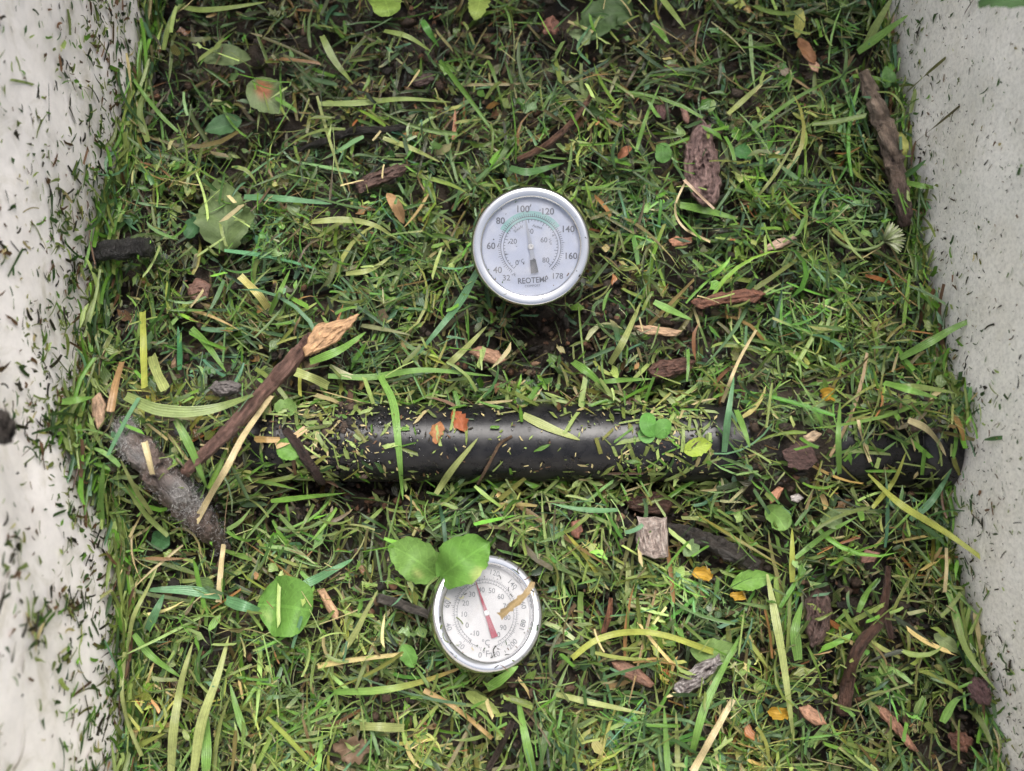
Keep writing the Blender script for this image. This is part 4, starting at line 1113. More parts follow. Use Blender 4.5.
blade('tall upright green blade left of the mouldy branch', [(102, 540, 10), (101, 506, 18), (104, 462, 22)], 10, G1 * 1.2, fold=.2)
blade('slim blade right of the mouldy branch foot', [(152, 514, 14), (134, 486, 22), (120, 458, 24)], 6, G3 * .8)
blade('pale blade crossing below the mouldy branch', [(168, 536, 10), (144, 512, 16), (122, 480, 18)], 6, G2)
blade('bright yellow clipped blade at the left', [(145, 388, 14), (144, 352, 18), (143, 312, 14)], 7, YG, kind='cut')
blade('yellow-green frayed clipping beside the bright yellow blade', [(152, 356, 14), (158, 374, 16), (166, 390, 14)], 10, G3, kind='cut')
blade('narrow dark blue-green leaf blade at the left', [(180, 370, 10), (180, 350, 12), (178, 326, 9)], 7, A(.05, .17, .07))
blade('green blade left above the brown stick', [(192, 328, 10), (208, 346, 13), (226, 372, 10)], 8, G1)
blade('yellow blade at the upper middle left, short', [(240, 276, 9), (258, 294, 11), (268, 308, 8)], 8, A(.42, .38, .13), kind='cut')
blade('green blade beside the short yellow one', [(270, 314, 9), (280, 292, 12), (290, 270, 9)], 7, G1)
blade('pale blade lying to the left wall above the mould', [(62, 402, 22), (78, 400, 22), (94, 397, 18)], 8, G1 * 1.1)
blade('long arched blade left of the torn wood', [(346, 274, 9), (370, 270, 12), (392, 256, 10)], 7, G3 * .9)
blade('broad green blade right of the torn wood', [(310, 362, 16), (340, 350, 18), (366, 332, 14)], 10, G1 * 1.2, fold=.2)
blade('wide clipping in front of the torn wood', [(296, 372, 16), (312, 378, 18), (328, 386, 14)], 9, G3, kind='cut')
blade('thin stalk lying on the upper right wall', [(908, 92, 12), (925, 76, 32), (946, 58, 52)], 4, A(.14, .14, .055), kind='cut')
blade('thinner stalk lower down on the right wall', [(916, 142, 12), (936, 126, 32), (960, 106, 52)], 2.6, A(.13, .115, .06), kind='cut')
blade('cut green clipping stuck on the left wall low', [(-4, 646, 96), (10, 643, 88), (23, 642, 82)], 8, A(.15, .22, .075), kind='cut')
blade('short olive clipping stuck on the left wall low', [(22, 624, 80), (36, 624, 72), (51, 625, 64)], 5, A(.13, .15, .05), kind='cut')

straw = lambda label, pts, w, **kw: blade_thing('straw', 'straw', label, pts, w, kw.pop('col', A(.52, .43, .24)), ST, kind='straw', fold=.5, K=5, **kw)
straw('long pale straw slanting under the straight brown stick', [(196, 522, 16), (226, 470, 26), (244, 436, 28), (272, 396, 26)], 7)
straw('upright pale straw under the mouldy branch', [(219, 602, 8), (221, 572, 14), (224, 544, 14)], 6)
straw('tan straw at the bottom edge right of centre', [(692, 772, 9), (712, 736, 13), (733, 699, 9)], 7)
straw('flat tan straw left of the white dial', [(318, 666, 9), (352, 660, 12), (402, 654, 9)], 5, col=A(.46, .38, .16))
straw('orange-brown straw below the white dial', [(424, 690, 9), (456, 708, 12), (492, 738, 9)], 5, col=A(.38, .26, .11))
straw('pale straw curling under the tall bark piece', [(710, 242, 10), (684, 228, 12), (675, 208, 14), (686, 180, 16)], 2.8)
straw('tan straw laid over the foot of the tall bark', [(684, 180, 18), (698, 194, 20), (714, 209, 17)], 3.4, col=A(.5, .36, .25))
straw('rusty dry stalk at the left above the mould', [(111, 412, 16), (116, 386, 20), (123, 362, 18)], 8, col=A(.34, .21, .10))
straw('tan strip of leaf at the left end of the pipe', [(276, 446, 26), (290, 440, 30), (306, 428, 27)], 7, col=A(.47, .33, .17))
straw('orange dry blade lying left of the pipe end', [(254, 440, 22), (266, 440, 26), (280, 440, 24)], 7, col=A(.42, .28, .11))
straw('splinter of tan straw on the mouldy branch', [(145, 442, 24), (149, 458, 27), (153, 474, 26)], 6)
straw('dry grass scrap with a frayed head on the white dial', [(500, 616, 44), (514, 604, 46), (526, 594, 46), (533, 582, 44)], 6.5, col=A(.30, .22, .11), off=44, ragged=.2, wavy=.1)
straw('pale thin straw above the pipe right of centre', [(722, 402, 18), (738, 362, 20), (756, 330, 12)], 3.5)
straw('short dry straw in the left middle', [(64, 620, 52), (88, 606, 30), (112, 590, 18)], 4, col=A(.26, .27, .11))
straw('pale stem in the grass by the exposed pipe end', [(870, 462, 18), (862, 440, 24), (858, 420, 22)], 3.5)
straw('upright cream stem at the lower right edge', [(944, 592, 12), (946, 570, 16), (946, 548, 14)], 4)

orange = lambda label, pts, w, col: blade_thing('leaf_scrap', 'leaf scrap', label, pts, w, col, 'rusty leaf scraps on the pipe', mat='leaf', kind='round', K=7, S=10, fold=.4, ragged=.22, wavy=.12)
orange('rusty curled leaf scrap on top of the pipe', [(454, 412, 33), (460, 420, 36), (465, 432, 34)], 15, A(.28, .085, .035))
orange('orange leaf scrap left of the rusty curled one', [(436, 444, 33), (437, 434, 35), (441, 422, 33)], 12, A(.33, .15, .065))

# ------------------------------------------------------------------ loose cut grass
def pick(weights, m):
    w = np.asarray(weights, float)
    if w.ndim == 1:
        return rng.choice(len(w), m, p=w / w.sum())
    cdf = np.cumsum(w / w.sum(1, keepdims=True), 1)
    return (rng.uniform(0, 1, (m, 1)) > cdf).sum(1).clip(0, w.shape[1] - 1)


# hollows where dark compost shows through: (u, v, radius, strength)
HOLES = [(540, 325, 42, .9), (470, 330, 30, .4), (600, 285, 30, .5), (552, 26, 34, .95), (330, 22, 42, .6), (800, 462, 36, .85), (640, 500, 26, .9), (305, 472, 34, .9), (350, 485, 50, .6),
         (835, 610, 26, .7), (740, 68, 30, .7), (960, 742, 34, .8), (200, 290, 24, .6), (290, 385, 24, .7), (520, 700, 34, .6), (560, 668, 26, .5), (420, 60, 30, .5),
         (120, 285, 34, .7), (275, 120, 26, .5), (720, 40, 26, .5), (760, 275, 24, .6), (700, 330, 40, .5), (905, 610, 22, .6), (575, 600, 22, .6), (845, 690, 20, .6), (400, 700, 20, .4),
         (480, 390, 60, .3), (700, 440, 20, .5), (180, 80, 30, .5), (660, 110, 30, .5), (190, 560, 24, .5)]


HOLES = [(a, b_, s_ * 1.2, k_) for a, b_, s_, k_ in HOLES] + [(900, 640, 34, .7), (690, 20, 40, .6), (250, 60, 40, .55), (470, 40, 44, .5), (640, 90, 34, .5), (880, 730, 40, .5), (590, 330, 40, .8), (600, 275, 30, .85), (545, 335, 46, 1.0), (480, 320, 26, .6), (300, 478, 44, 1.0), (370, 486, 40, .95), (430, 487, 28, .7), (820, 440, 30, .6), (270, 340, 26, .5), (850, 600, 30, .7), (872, 464, 30, 1.0), (925, 456, 26, 1.0), (905, 475, 26, .8), (790, 478, 34, .7), (660, 505, 30, .7), (440, 12, 36, .6), (160, 60, 30, .5)]


def hole(u, v):
    out = np.zeros(len(u))
    for a, b_, s, k_ in HOLES:
        out = np.maximum(out, k_ * np.exp(-((u - a) ** 2 + (v - b_) ** 2) / (2 * s * s * .6)))
    return out


def pile_batch(m, layer, kinds, short=1.0, guard=.92):
    """m clippings of one layer; layer = (lowest, highest) offset from the pile top in metres"""
    u = rng.uniform(-40, 1064, m); v = rng.uniform(-185, 925, m)
    h = hole(u, v)
    q0 = P(u, v, 0); tuft = np.clip(.80 + .42 * noise2(q0[:, 0], q0[:, 1], .034, 61) + .22 * noise2(q0[:, 0], q0[:, 1], .012, 62), .08, 1)
    keep = (rng.uniform(0, 1, m) > np.minimum(1, h * (1.0 if short > .9 else 1.35)) * (1.0 if layer[1] > -.002 else 0.85)) & (rng.uniform(0, 1, m) < (tuft if layer[1] > -.002 else .9))
    u, v, h = u[keep], v[keep], h[keep]; m = len(u)
    off = rng.uniform(layer[0], layer[1], m)
    c = on_pile(u, v, off)
    strand = np.clip(np.exp(-((u - 300) ** 2 / 230 ** 2 + (v - 680) ** 2 / 150 ** 2)) + .6 * np.exp(-((u - 800) ** 2 / 160 ** 2 + (v - 120) ** 2 / 140 ** 2)) + .5 * np.exp(-((u - 880) ** 2 / 90 ** 2 + (v - 640) ** 2 / 110 ** 2)) + .4 * np.exp(-((u - 250) ** 2 / 160 ** 2 + (v - 330) ** 2 / 70 ** 2)), 0, 1)
    kw_ = np.tile(np.asarray(kinds, float), (m, 1)); kw_[:, 1] += .34 * strand * (kinds[1] > 0); kw_[:, 2] += .25 * strand
    kind = pick(kw_, m)                        # 0 clipping 1 blade 2 stem 3 leaf bit
    L = np.select([kind == 0, kind == 1, kind == 2], [rng.lognormal(math.log(25), .5, m), rng.lognormal(math.log(54), .4, m), rng.lognormal(math.log(30), .5, m)], rng.uniform(8, 20, m)).clip(5, 120)
    W = np.select([kind == 0, kind == 1, kind == 2], [rng.uniform(1.2, 3.9, m), rng.uniform(2.2, 6.2, m), rng.uniform(.7, 1.5, m)], rng.uniform(4, 12, m))
    W = W * np.where((kind == 0) & (rng.uniform(0, 1, m) < .12), 1.55, 1)
    L = L * short; W = W * (1 if short > .9 else .72 if short > .5 else .58)
    d = unit_flat(m, .30)
    # tufts: neighbouring clippings tend to lie the same way
    ang = 2.2 * noise2(c[:, 0], c[:, 1], .06, 31); al = rng.uniform(0, 1, m) < .38
    ang = ang + rng.normal(0, .35, m)
    d[al] = nrm(np.stack([np.cos(ang), np.sin(ang), d[:, 2]], -1))[al]
    n = nrm(np.stack([rng.normal(0, .55, m), rng.normal(0, .55, m), np.ones(m)], -1))
    # colours
    brown = np.clip(1.1 * np.exp(-((u - 330) ** 2 / 300 ** 2 + (v + 20) ** 2 / 170 ** 2)) + .5 * np.exp(-((u - 700) ** 2 / 240 ** 2 + (v + 20) ** 2 / 120 ** 2)) + h * .8, 0, 1)
    lush = np.clip(np.exp(-((u - 800) ** 2 / 150 ** 2 + (v - 190) ** 2 / 110 ** 2)) + .7 * np.exp(-((u - 340) ** 2 / 130 ** 2 + (v - 260) ** 2 / 80 ** 2)) + .5 * np.exp(-((u - 870) ** 2 / 150 ** 2 + (v - 340) ** 2 / 70 ** 2)), 0, 1)
    pale = np.clip(sstep(330, 560, v) * (1 - .55 * sstep(820, 960, u)), 0, 1)  # paler downward: yellower grass, plus some of the light's gradient put into colour
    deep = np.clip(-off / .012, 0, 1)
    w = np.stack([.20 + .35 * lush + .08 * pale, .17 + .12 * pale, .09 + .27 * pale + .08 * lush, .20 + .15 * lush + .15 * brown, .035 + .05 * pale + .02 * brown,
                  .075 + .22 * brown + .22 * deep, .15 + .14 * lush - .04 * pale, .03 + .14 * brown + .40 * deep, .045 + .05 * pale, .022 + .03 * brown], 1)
    col = PAL[pick(w, m)] * rng.lognormal(0, .24, m)[:, None] * (1 + rng.normal(0, .06, (m, 3)))
    tone = noise2(c[:, 0], c[:, 1], .030, 81); tone2 = noise2(c[:, 0], c[:, 1], .055, 82)
    col = col * np.exp(.20 * tone)[:, None] * np.stack([np.exp(.12 * tone2), np.ones(m), np.exp(-.10 * tone2)], 1)
    # blend with a second pigment so that no two are quite alike
    col = col * .75 + .25 * PAL[rng.choice([0, 0, 1, 2, 3, 6, 2], m)]
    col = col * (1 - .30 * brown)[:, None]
    col = col * (1 - .50 * deep)[:, None]  # lower layers darkened: rot, plus shade between clippings put into the colour
    bend = rng.normal(0, .72, m) * np.where(kind == 3, .6, 1) * np.clip(L / 30, .4, 1.6)
    # clear of the walls, the pipe, the dials and the hand-placed things
    e0, e1 = c - d * (L * PX / 2)[:, None], c + d * (L * PX / 2)[:, None]
    ok = np.ones(m, bool)
    for e in (e0, c, e1):
        ok &= (e[:, 0] > wall_x(-1, e[:, 1], e[:, 2]) + .0006) & (e[:, 0] < wall_x(1, e[:, 1], e[:, 2]) - .0006) & (e[:, 1] > Y0 + .001) & (e[:, 1] < Y1 - .001)
        rad = np.hypot(e[:, 1] - PIPE_Y, e[:, 2] - PIPE_Z)
        inx = (e[:, 0] > X_L0 - .006) & (e[:, 0] < X_R1)
        lim = np.where(np.abs(e[:, 1] - PIPE_Y) < RP - .002, RP + .030, RP + .0006) if e is c else np.full(m, RP - .001)
        ok &= ~(inx & (rad < lim))
        ok &= ~((e[:, 0] > X_E0) & (e[:, 0] < X_E1) & (e[:, 1] < PIPE_Y - .002) & (rad < RP + .0036))
        for rt, rr_ in ((UP_ROOT, UP_R), (LOW_ROOT, LOW_R)):
            ml = rt.matrix_world.inverted(); A_ = np.array(ml)
            q = e @ A_[:3, :3].T + A_[:3, 3]
            ok &= ~((np.hypot(q[:, 0], q[:, 1]) < rr_ + .0008) & (q[:, 2] > .012))
    if layer[1] > -.002:
        mk = masked(c) | masked(e0 * .6 + c * .4) | masked(e1 * .6 + c * .4)
        ok &= ~(mk & (rng.uniform(0, 1, m) < guard))
    idx = np.where(ok)[0]
    tip = (np.where((rng.uniform(0, 1, m) < .25)[:, None], STRAW[None] * .9, col * 1.15), rng.uniform(0, .8, m))
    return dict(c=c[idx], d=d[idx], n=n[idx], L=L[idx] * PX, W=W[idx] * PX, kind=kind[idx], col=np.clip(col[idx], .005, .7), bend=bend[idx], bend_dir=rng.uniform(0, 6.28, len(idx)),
                twist=rng.normal(0, .6, len(idx)), fold=rng.normal(.25, .25, len(idx)), tipcol=(tip[0][idx], tip[1][idx]))


def over_things(m):
    """clippings that lie on top of the leaves, chips and twigs"""
    vv, uu = np.where(MASK > 0); i = rng.choice(len(uu), m * 2)
    c = on_pile(uu[i] - 200.0 + rng.normal(0, 2, m * 2), vv[i] - 200.0 + rng.normal(0, 2, m * 2), rng.uniform(.011, .016, m * 2))
    ok = (np.hypot(c[:, 1] - PIPE_Y, c[:, 2] - PIPE_Z) > RP + .006)
    for rt, rr_ in ((UP_ROOT, UP_R), (LOW_ROOT, LOW_R)):
        A_ = np.array(rt.matrix_world.inverted()); q = c @ A_[:3, :3].T + A_[:3, 3]; ok &= np.hypot(q[:, 0], q[:, 1]) > rr_ + .006
    ok &= (c[:, 0] > wall_x(-1, c[:, 1], c[:, 2]) + .01) & (c[:, 0] < wall_x(1, c[:, 1], c[:, 2]) - .01)
    c = c[ok][:m]; m = len(c); kind = pick([.6, .1, .3, 0], m)
    return dict(c=c, d=unit_flat(m, .15), n=nrm(np.stack([rng.normal(0, .3, m), rng.normal(0, .3, m), np.ones(m)], -1)), L=rng.lognormal(math.log(19), .45, m).clip(6, 60) * PX, W=np.where(kind == 2, rng.uniform(.8, 1.6, m), rng.uniform(1.5, 4.5, m)) * PX, kind=kind,
                col=PAL[rng.choice([0, 1, 2, 3, 4, 6], m, p=[.24, .26, .2, .14, .08, .08])] * rng.lognormal(0, .22, m)[:, None], bend=rng.normal(0, .5, m), bend_dir=rng.uniform(0, 6.28, m), twist=rng.normal(0, .4, m), fold=rng.normal(.25, .2, m), tipcol=None)


def build_stuff(name, batches, label, cat, mat):
    V, Fc, C, S_ = [], [], [], []; n0 = 0
    for b_ in batches:
        if not len(b_['c']):
            continue
        v, f, c_, s_ = blades(**b_)
        V.append(v); Fc.append(f + n0); C.append(c_); S_.append(s_); n0 += len(v)
    o = link(name, mesh_from(name, np.concatenate(V), np.concatenate(Fc), np.concatenate(C), np.concatenate(S_)), M[mat])
    return tag(o, label, cat, kind='stuff')


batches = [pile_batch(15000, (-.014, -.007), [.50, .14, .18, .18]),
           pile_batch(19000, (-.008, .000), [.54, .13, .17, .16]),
           pile_batch(17000, (-.001, .006), [.52, .17, .20, .11]),
           pile_batch(5200, (.004, .010), [.50, .24, .20, .06]),
           pile_batch(9000, (-.001, .009), [.35, .0, .65, .0], .62),
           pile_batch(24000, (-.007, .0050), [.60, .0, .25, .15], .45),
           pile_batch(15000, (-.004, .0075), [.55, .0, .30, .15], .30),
           over_things(380),
           pile_batch(1900, (.009, .015), [.62, .06, .28, .04], .6, .25)]
build_stuff('grass_clippings', batches, 'cut grass clippings, green to straw coloured, filling the bin', 'grass clippings', 'grass')


# blades slumped against the two walls
lean = []
for side, m in ((-1, 1700), (1, 900)):
    y = rng.uniform(Y0 + .01, Y1 - .01, m); z = height(wall_x(side, y, 0) - side * .006, y) + rng.uniform(-.006, .026 if side < 0 else .014, m) * rng.uniform(.1, 1, m) ** 1.5
    dist = rng.uniform(.0015, .007, m); x = wall_x(side, y, z) - side * dist
    a = rng.uniform(0, 6.28, m); d = np.stack([rng.normal(0, .12, m), np.cos(a), np.sin(a) * .55], -1)
    kind = pick([.45, .35, .15, .05], m)
    lean.append(dict(c=np.stack([x, y, z], -1), d=d, n=nrm(np.stack([-side * np.ones(m) * .8, rng.normal(0, .4, m), .7 + 0 * y], -1)), L=rng.lognormal(math.log(30), .45, m).clip(8, 80) * PX, W=rng.uniform(1.5, 5, m) * PX, kind=kind,
                     col=PAL[rng.choice([0, 1, 2, 3, 6, 5, 4], m, p=[.22, .25, .14, .2, .09, .06, .04])] * rng.lognormal(0, .25, m)[:, None], bend=rng.normal(0, .6, m), bend_dir=rng.choice([1.57, -1.57], m), twist=rng.normal(0, .5, m), fold=rng.normal(.25, .2, m), tipcol=None))
build_stuff('grass_clippings', lean, 'cut grass slumped along the foot of both side walls', 'grass clippings', 'grass')


# ------------------------------------------------------------------ bits on the pipe
def pipe_bits(m, x, th, L, W, col, r=RP, lift=.0004):
    n = np.stack([0 * x, np.sin(th), np.cos(th)], -1)
    c = np.stack([x, PIPE_Y + (r + lift) * np.sin(th), PIPE_Z + (r + lift) * np.cos(th)], -1)
    a = rng.uniform(0, 6.28, m); tan = np.stack([0 * x, np.cos(th), -np.sin(th)], -1)
    d = np.cos(a)[:, None] * np.array([1.0, 0, 0]) + np.sin(a)[:, None] * tan
    n2 = nrm(n + rng.normal(0, .16, (m, 3)))
    ln = L * PX; cr = np.abs(np.sin(a)) * ln / 2 / r          # bend across the pipe so that bits lie on it
    return dict(c=c + n * (rng.uniform(.0001, .0010, m))[:, None], d=d, n=n2, L=ln, W=W * PX, kind=pick([.75, .05, .12, .08], m), col=col, bend=-cr * 2 * .8, bend_dir=np.zeros(m), twist=rng.normal(0, .2, m), fold=rng.normal(.2, .15, m), tipcol=None)


def pipe_cols(m):
    col = PAL[rng.choice([0, 1, 2, 2, 4, 8, 3, 5], m, p=[.20, .16, .24, .14, .07, .09, .06, .04])] * rng.lognormal(0, .2, m)[:, None]
    return np.clip(col * .82, .01, .6)


m = 420
ux = np.concatenate([rng.uniform(275, 712, m // 3), rng.normal(655, 42, m // 3), rng.normal(302, 34, m - 2 * (m // 3))]).clip(262, 716)
th = rng.normal(-.05, .55, m).clip(-1.25, 1.15)
th = np.where(rng.uniform(0, 1, m) < .42, np.where(rng.uniform(0, 1, m) < .55, rng.uniform(.5, 1.2, m), rng.uniform(-1.3, -.55, m)), th)
bare = (np.exp(-((ux - 500) / 60) ** 2) + np.exp(-((ux - 585) / 30) ** 2)) * (np.abs(th + .1) < .6)
ok = (rng.uniform(0, 1, m) > bare * .75)
ux, th = ux[ok], th[ok]; m = len(ux)
b1 = pipe_bits(m, np.array([xu(q, PIPE_Z + RP) for q in ux]), th, rng.lognormal(math.log(12), .5, m).clip(4, 40), rng.uniform(1.3, 4.4, m), pipe_cols(m))
m = 700                                          # tiny crumbs
ux = np.concatenate([rng.uniform(268, 716, 300), rng.normal(345, 40, 250), rng.normal(670, 35, 150)]).clip(262, 717); th = rng.uniform(-1.2, 1.2, m)
b2 = pipe_bits(m, np.array([xu(q, PIPE_Z + RP) for q in ux]), th, rng.uniform(1.5, 5, m), rng.uniform(.8, 2.0, m), PAL[rng.choice([7, 5, 7, 4, 2, 1], m)] * 1.2)
m = 70                                          # on the black end fitting
ux = rng.uniform(842, 955, m); th = rng.uniform(-1.45, .2, m)
b3 = pipe_bits(m, np.array([xu(q, PIPE_Z + RP) for q in ux]), th, rng.lognormal(math.log(19), .5, m).clip(4, 50), rng.uniform(1.4, 4.6, m), pipe_cols(m) * .9, r=RP + .003)
# the ragged fringe of clippings overhanging the pipe's edges
m = 330
ux = rng.uniform(262, 718, m); up = rng.uniform(0, 1, m) < .5
yy = np.where(up, PIPE_Y + rng.normal(RP + .0005, .0040, m) - .0035 * np.clip(noise2(ux, ux * 0, 55, 91), 0, 2), PIPE_Y - rng.normal(RP + .003, .0030, m))
zz = np.where(up, rng.uniform(.006, .018, m), rng.uniform(.000, .011, m))
dpt = np.hypot(yy - PIPE_Y, zz - PIPE_Z); k_ = np.maximum(1, (RP + .001) / dpt)
yy = PIPE_Y + (yy - PIPE_Y) * k_; zz = PIPE_Z + (zz - PIPE_Z) * k_
gap = (~up) & (np.abs(ux - 350) < 90) & (rng.uniform(0, 1, m) < .93)
ux, yy, zz = ux[~gap], yy[~gap], zz[~gap]; m = len(ux)
nf = nrm(np.stack([0 * yy, yy - PIPE_Y, zz - PIPE_Z], -1)); d = unit_flat(m, .3); d = nrm(d - nf * (d * nf).sum(1, keepdims=True) * .3)
b4 = dict(c=np.stack([np.array([xu(q, .02) for q in ux]), yy, zz], -1), d=d, n=nrm(nf + np.array([0, 0, .8]) + rng.normal(0, .3, (m, 3))), L=rng.lognormal(math.log(21), .5, m).clip(5, 60) * PX, W=rng.uniform(1.4, 5.6, m) * PX, kind=pick([.6, .1, .15, .15], m),
          col=pipe_cols(m) * .95, bend=rng.normal(0, .4, m), bend_dir=rng.uniform(0, 6, m), twist=rng.normal(0, .5, m), fold=rng.normal(.25, .2, m), tipcol=None)
build_stuff('scattered_clippings', [b1, b2, b3, b4], 'short cut grass bits scattered over the black pipe', 'grass clippings', 'grass')


# ------------------------------------------------------------------ spatter on the two side walls
def wall_bits(side, m, zmax, zpow, L, W, cols, cluster=0.0):
    y = rng.uniform(Y0 + .01, Y1 - .01, m)
    z = zmax * rng.power(zpow, m) if zpow >= 1 else zmax * rng.uniform(0, 1, m) ** (1 / zpow)
    if cluster:
        nc = max(6, m // 24); cy = rng.uniform(Y0 + .02, Y1 - .02, nc); cz = zmax * rng.uniform(0, 1, nc) ** 1.6; w = rng.integers(0, nc, m)
        sel = rng.uniform(0, 1, m) < cluster
        y = np.where(sel, cy[w] + rng.normal(0, .006, m), y).clip(Y0 + .004, Y1 - .004); z = np.where(sel, cz[w] + rng.normal(0, .008, m), z).clip(0, .25)
    z = z + np.maximum(0, height(wall_x(side, y, 0) - side * .004, y) - .004)
    x = wall_x(side, y, z)
    n = np.tile(np.array([-side * 1.0, 0, FLARE]), (m, 1))
    a = rng.uniform(0, 6.28, m); d = np.stack([0 * y, np.cos(a), np.sin(a)], -1); d[:, 0] = side * FLARE * d[:, 2]
    c = np.stack([x - side * (.0007 + .0008 * rng.uniform(0, 1, m)), y, z], -1)
    return dict(c=c, d=d, n=nrm(n + rng.normal(0, .25, (m, 3))), L=L * 1e-3, W=W * 1e-3, kind=pick([.5, .15, .25, .10], m), col=cols, bend=rng.normal(0, .7, m), bend_dir=rng.choice([1.57, -1.57], m) + rng.normal(0, .2, m),
                twist=rng.normal(0, .4, m), fold=rng.normal(.15, .15, m), tipcol=None)


def wcols(m, dark):
    return np.clip(PAL[rng.choice([7, 5, 3, 1, 0, 2, 4, 8], m, p=dark)] * rng.lognormal(0, .3, m)[:, None], .008, .5)


DK = [.15, .28, .14, .24, .05, .05, .06, .03]
wb = [wall_bits(-1, 2300, .20, .70, rng.lognormal(math.log(2.7), .55, 2300).clip(.6, 9), rng.uniform(.3, 1.3, 2300), wcols(2300, DK), .5),
      wall_bits(-1, 1700, .20, .95, rng.lognormal(math.log(4.6), .45, 1700).clip(2, 14), rng.uniform(.7, 2.3, 1700), wcols(1700, [.22, .18, .22, .20, .06, .06, .04, .02]), .8),
      wall_bits(-1, 2000, .060, .6, rng.lognormal(math.log(4.8), .5, 2000).clip(1, 16), rng.uniform(.5, 2.0, 2000), wcols(2000, [.16, .10, .22, .26, .12, .08, .04, .02]), .3),
      wall_bits(-1, 90, .19, .9, rng.uniform(8, 22, 90), rng.uniform(.6, 1.6, 90), wcols(90, [.14, .20, .16, .26, .08, .06, .08, .02]))]
build_stuff('wall_clippings', wb, 'dark and green grass bits spattered over the left wall', 'grass clippings', 'grass')
wb = [wall_bits(1, 3800, .17, .85, rng.lognormal(math.log(1.25), .5, 3800).clip(.4, 4), rng.uniform(.2, .7, 3800), wcols(3800, [.42, .26, .14, .10, .03, .02, .02, .01]), .3),
      wall_bits(1, 700, .17, .85, rng.lognormal(math.log(3.4), .5, 700).clip(1.2, 11), rng.uniform(.4, 1.4, 700), wcols(700, [.30, .16, .22, .18, .06, .03, .03, .02]), .25),
      wall_bits(1, 500, .030, .6, rng.lognormal(math.log(3.6), .5, 500).clip(1, 13), rng.uniform(.4, 1.5, 500), wcols(500, [.2, .12, .24, .24, .1, .05, .03, .02]), .3)]
build_stuff('wall_clippings', wb, 'sparse dark specks and grass bits stuck to the right wall', 'grass clippings', 'grass')


# ------------------------------------------------------------------ crumbs of soil, bits on the dials, mould fur
ICO = None
def crumbs(name, c, size, col, label, cat, parent=None, mat='soil'):
    global ICO
    if ICO is None:
        import bmesh
        bm = bmesh.new(); bmesh.ops.create_icosphere(bm, subdivisions=1, radius=1.0)
        ICO = (np.array([v.co for v in bm.verts]), np.array([[v.index for v in f.verts] for f in bm.faces])); bm.free()
    v0, f0 = ICO; m = len(c)
    V = v0[None] * (1 + rng.normal(0, .28, (m, len(v0), 1))) * (size[:, None, None] * rng.uniform(.55, 1.3, (m, 1, 3)))
    V = V + c[:, None]
    Fc = f0[None] + (np.arange(m) * len(v0))[:, None, None]
    o = link(name, mesh_from(name, V.reshape(-1, 3), Fc.reshape(-1, 3), np.repeat(col, len(v0), 0), V.reshape(-1, 3) * 40), M[mat], parent)
    if label:
        tag(o, label, cat, kind='stuff')
    return o


m = 8500
hs = np.array(HOLES); i = rng.choice(len(hs), m, p=hs[:, 3] * hs[:, 2] / (hs[:, 3] * hs[:, 2]).sum())
u = np.where(rng.uniform(0, 1, m) < .6, hs[i, 0] + rng.normal(0, 1, m) * hs[i, 2] * .8, rng.uniform(60, 1000, m)); v = np.where(rng.uniform(0, 1, m) < .6, hs[i, 1] + rng.normal(0, 1, m) * hs[i, 2] * .8, rng.uniform(-100, 850, m))
c = on_pile(u, v, rng.uniform(-.012, .0005, m))
ok = (c[:, 0] > wall_x(-1, c[:, 1], c[:, 2]) + .003) & (c[:, 0] < wall_x(1, c[:, 1], c[:, 2]) - .003) & (np.hypot(c[:, 1] - PIPE_Y, c[:, 2] - PIPE_Z) > RP + .0045)
for rt, rr_ in ((UP_ROOT, UP_R), (LOW_ROOT, LOW_R)):
    A_ = np.array(rt.matrix_world.inverted()); q = c @ A_[:3, :3].T + A_[:3, 3]
    ok &= ~((np.hypot(q[:, 0], q[:, 1]) < rr_ + .002) & (q[:, 2] > .010))
ok &= ~masked(c) | (rng.uniform(0, 1, m) < .1)
c = c[ok]; m = len(c)
size = rng.lognormal(math.log(.0011), .5, m).clip(.0004, .0040)
col = np.array([[.030, .022, .016], [.050, .031, .020], [.016, .013, .010], [.11, .055, .03], [.16, .10, .06]])[rng.choice(5, m, p=[.4, .25, .2, .1, .05])] * rng.lognormal(0, .25, m)[:, None]
crumbs('soil_crumbs', c, size, col, 'dark crumbs of compost and rotten wood between the clippings', 'compost')

# dirt lying on the left end of the pipe
m = 520
ux = np.concatenate([rng.normal(318, 20, 300), rng.normal(300, 30, 220)]).clip(258, 372); th = rng.normal(.35, .7, m).clip(-1.2, 1.3)
x = np.array([xu(q, PIPE_Z + RP) for q in ux]); rr_ = np.where(x < X_L1, RP - .0022, RP) + .0006
c = np.stack([x, PIPE_Y + rr_ * np.sin(th), PIPE_Z + rr_ * np.cos(th)], -1)
crumbs('dirt', c, rng.lognormal(math.log(.0008), .5, m).clip(.0003, .0026), np.array([[.035, .027, .021], [.07, .048, .034], [.018, .015, .013]])[rng.choice(3, m)], 'dirt caked on the left end of the pipe', 'dirt')


# rain drops on the pipe
m = 420
ux = np.concatenate([rng.normal(378, 30, 230), rng.normal(660, 45, 120), rng.uniform(345, 712, 70)]).clip(345, 712); th = rng.normal(.1, .45, m).clip(-1.1, 1.0)
x = np.array([xu(q, PIPE_Z + RP) for q in ux]); c = np.stack([x, PIPE_Y + (RP + .0001) * np.sin(th), PIPE_Z + (RP + .0001) * np.cos(th)], -1)
ok = ~masked(c); c = c[ok]; m = len(c)
crumbs('water_droplets', c, rng.lognormal(math.log(.00045), .45, m).clip(.0002, .0012), np.ones((m, 3)), 'water droplets beaded on the black pipe', 'water droplets', mat='water')


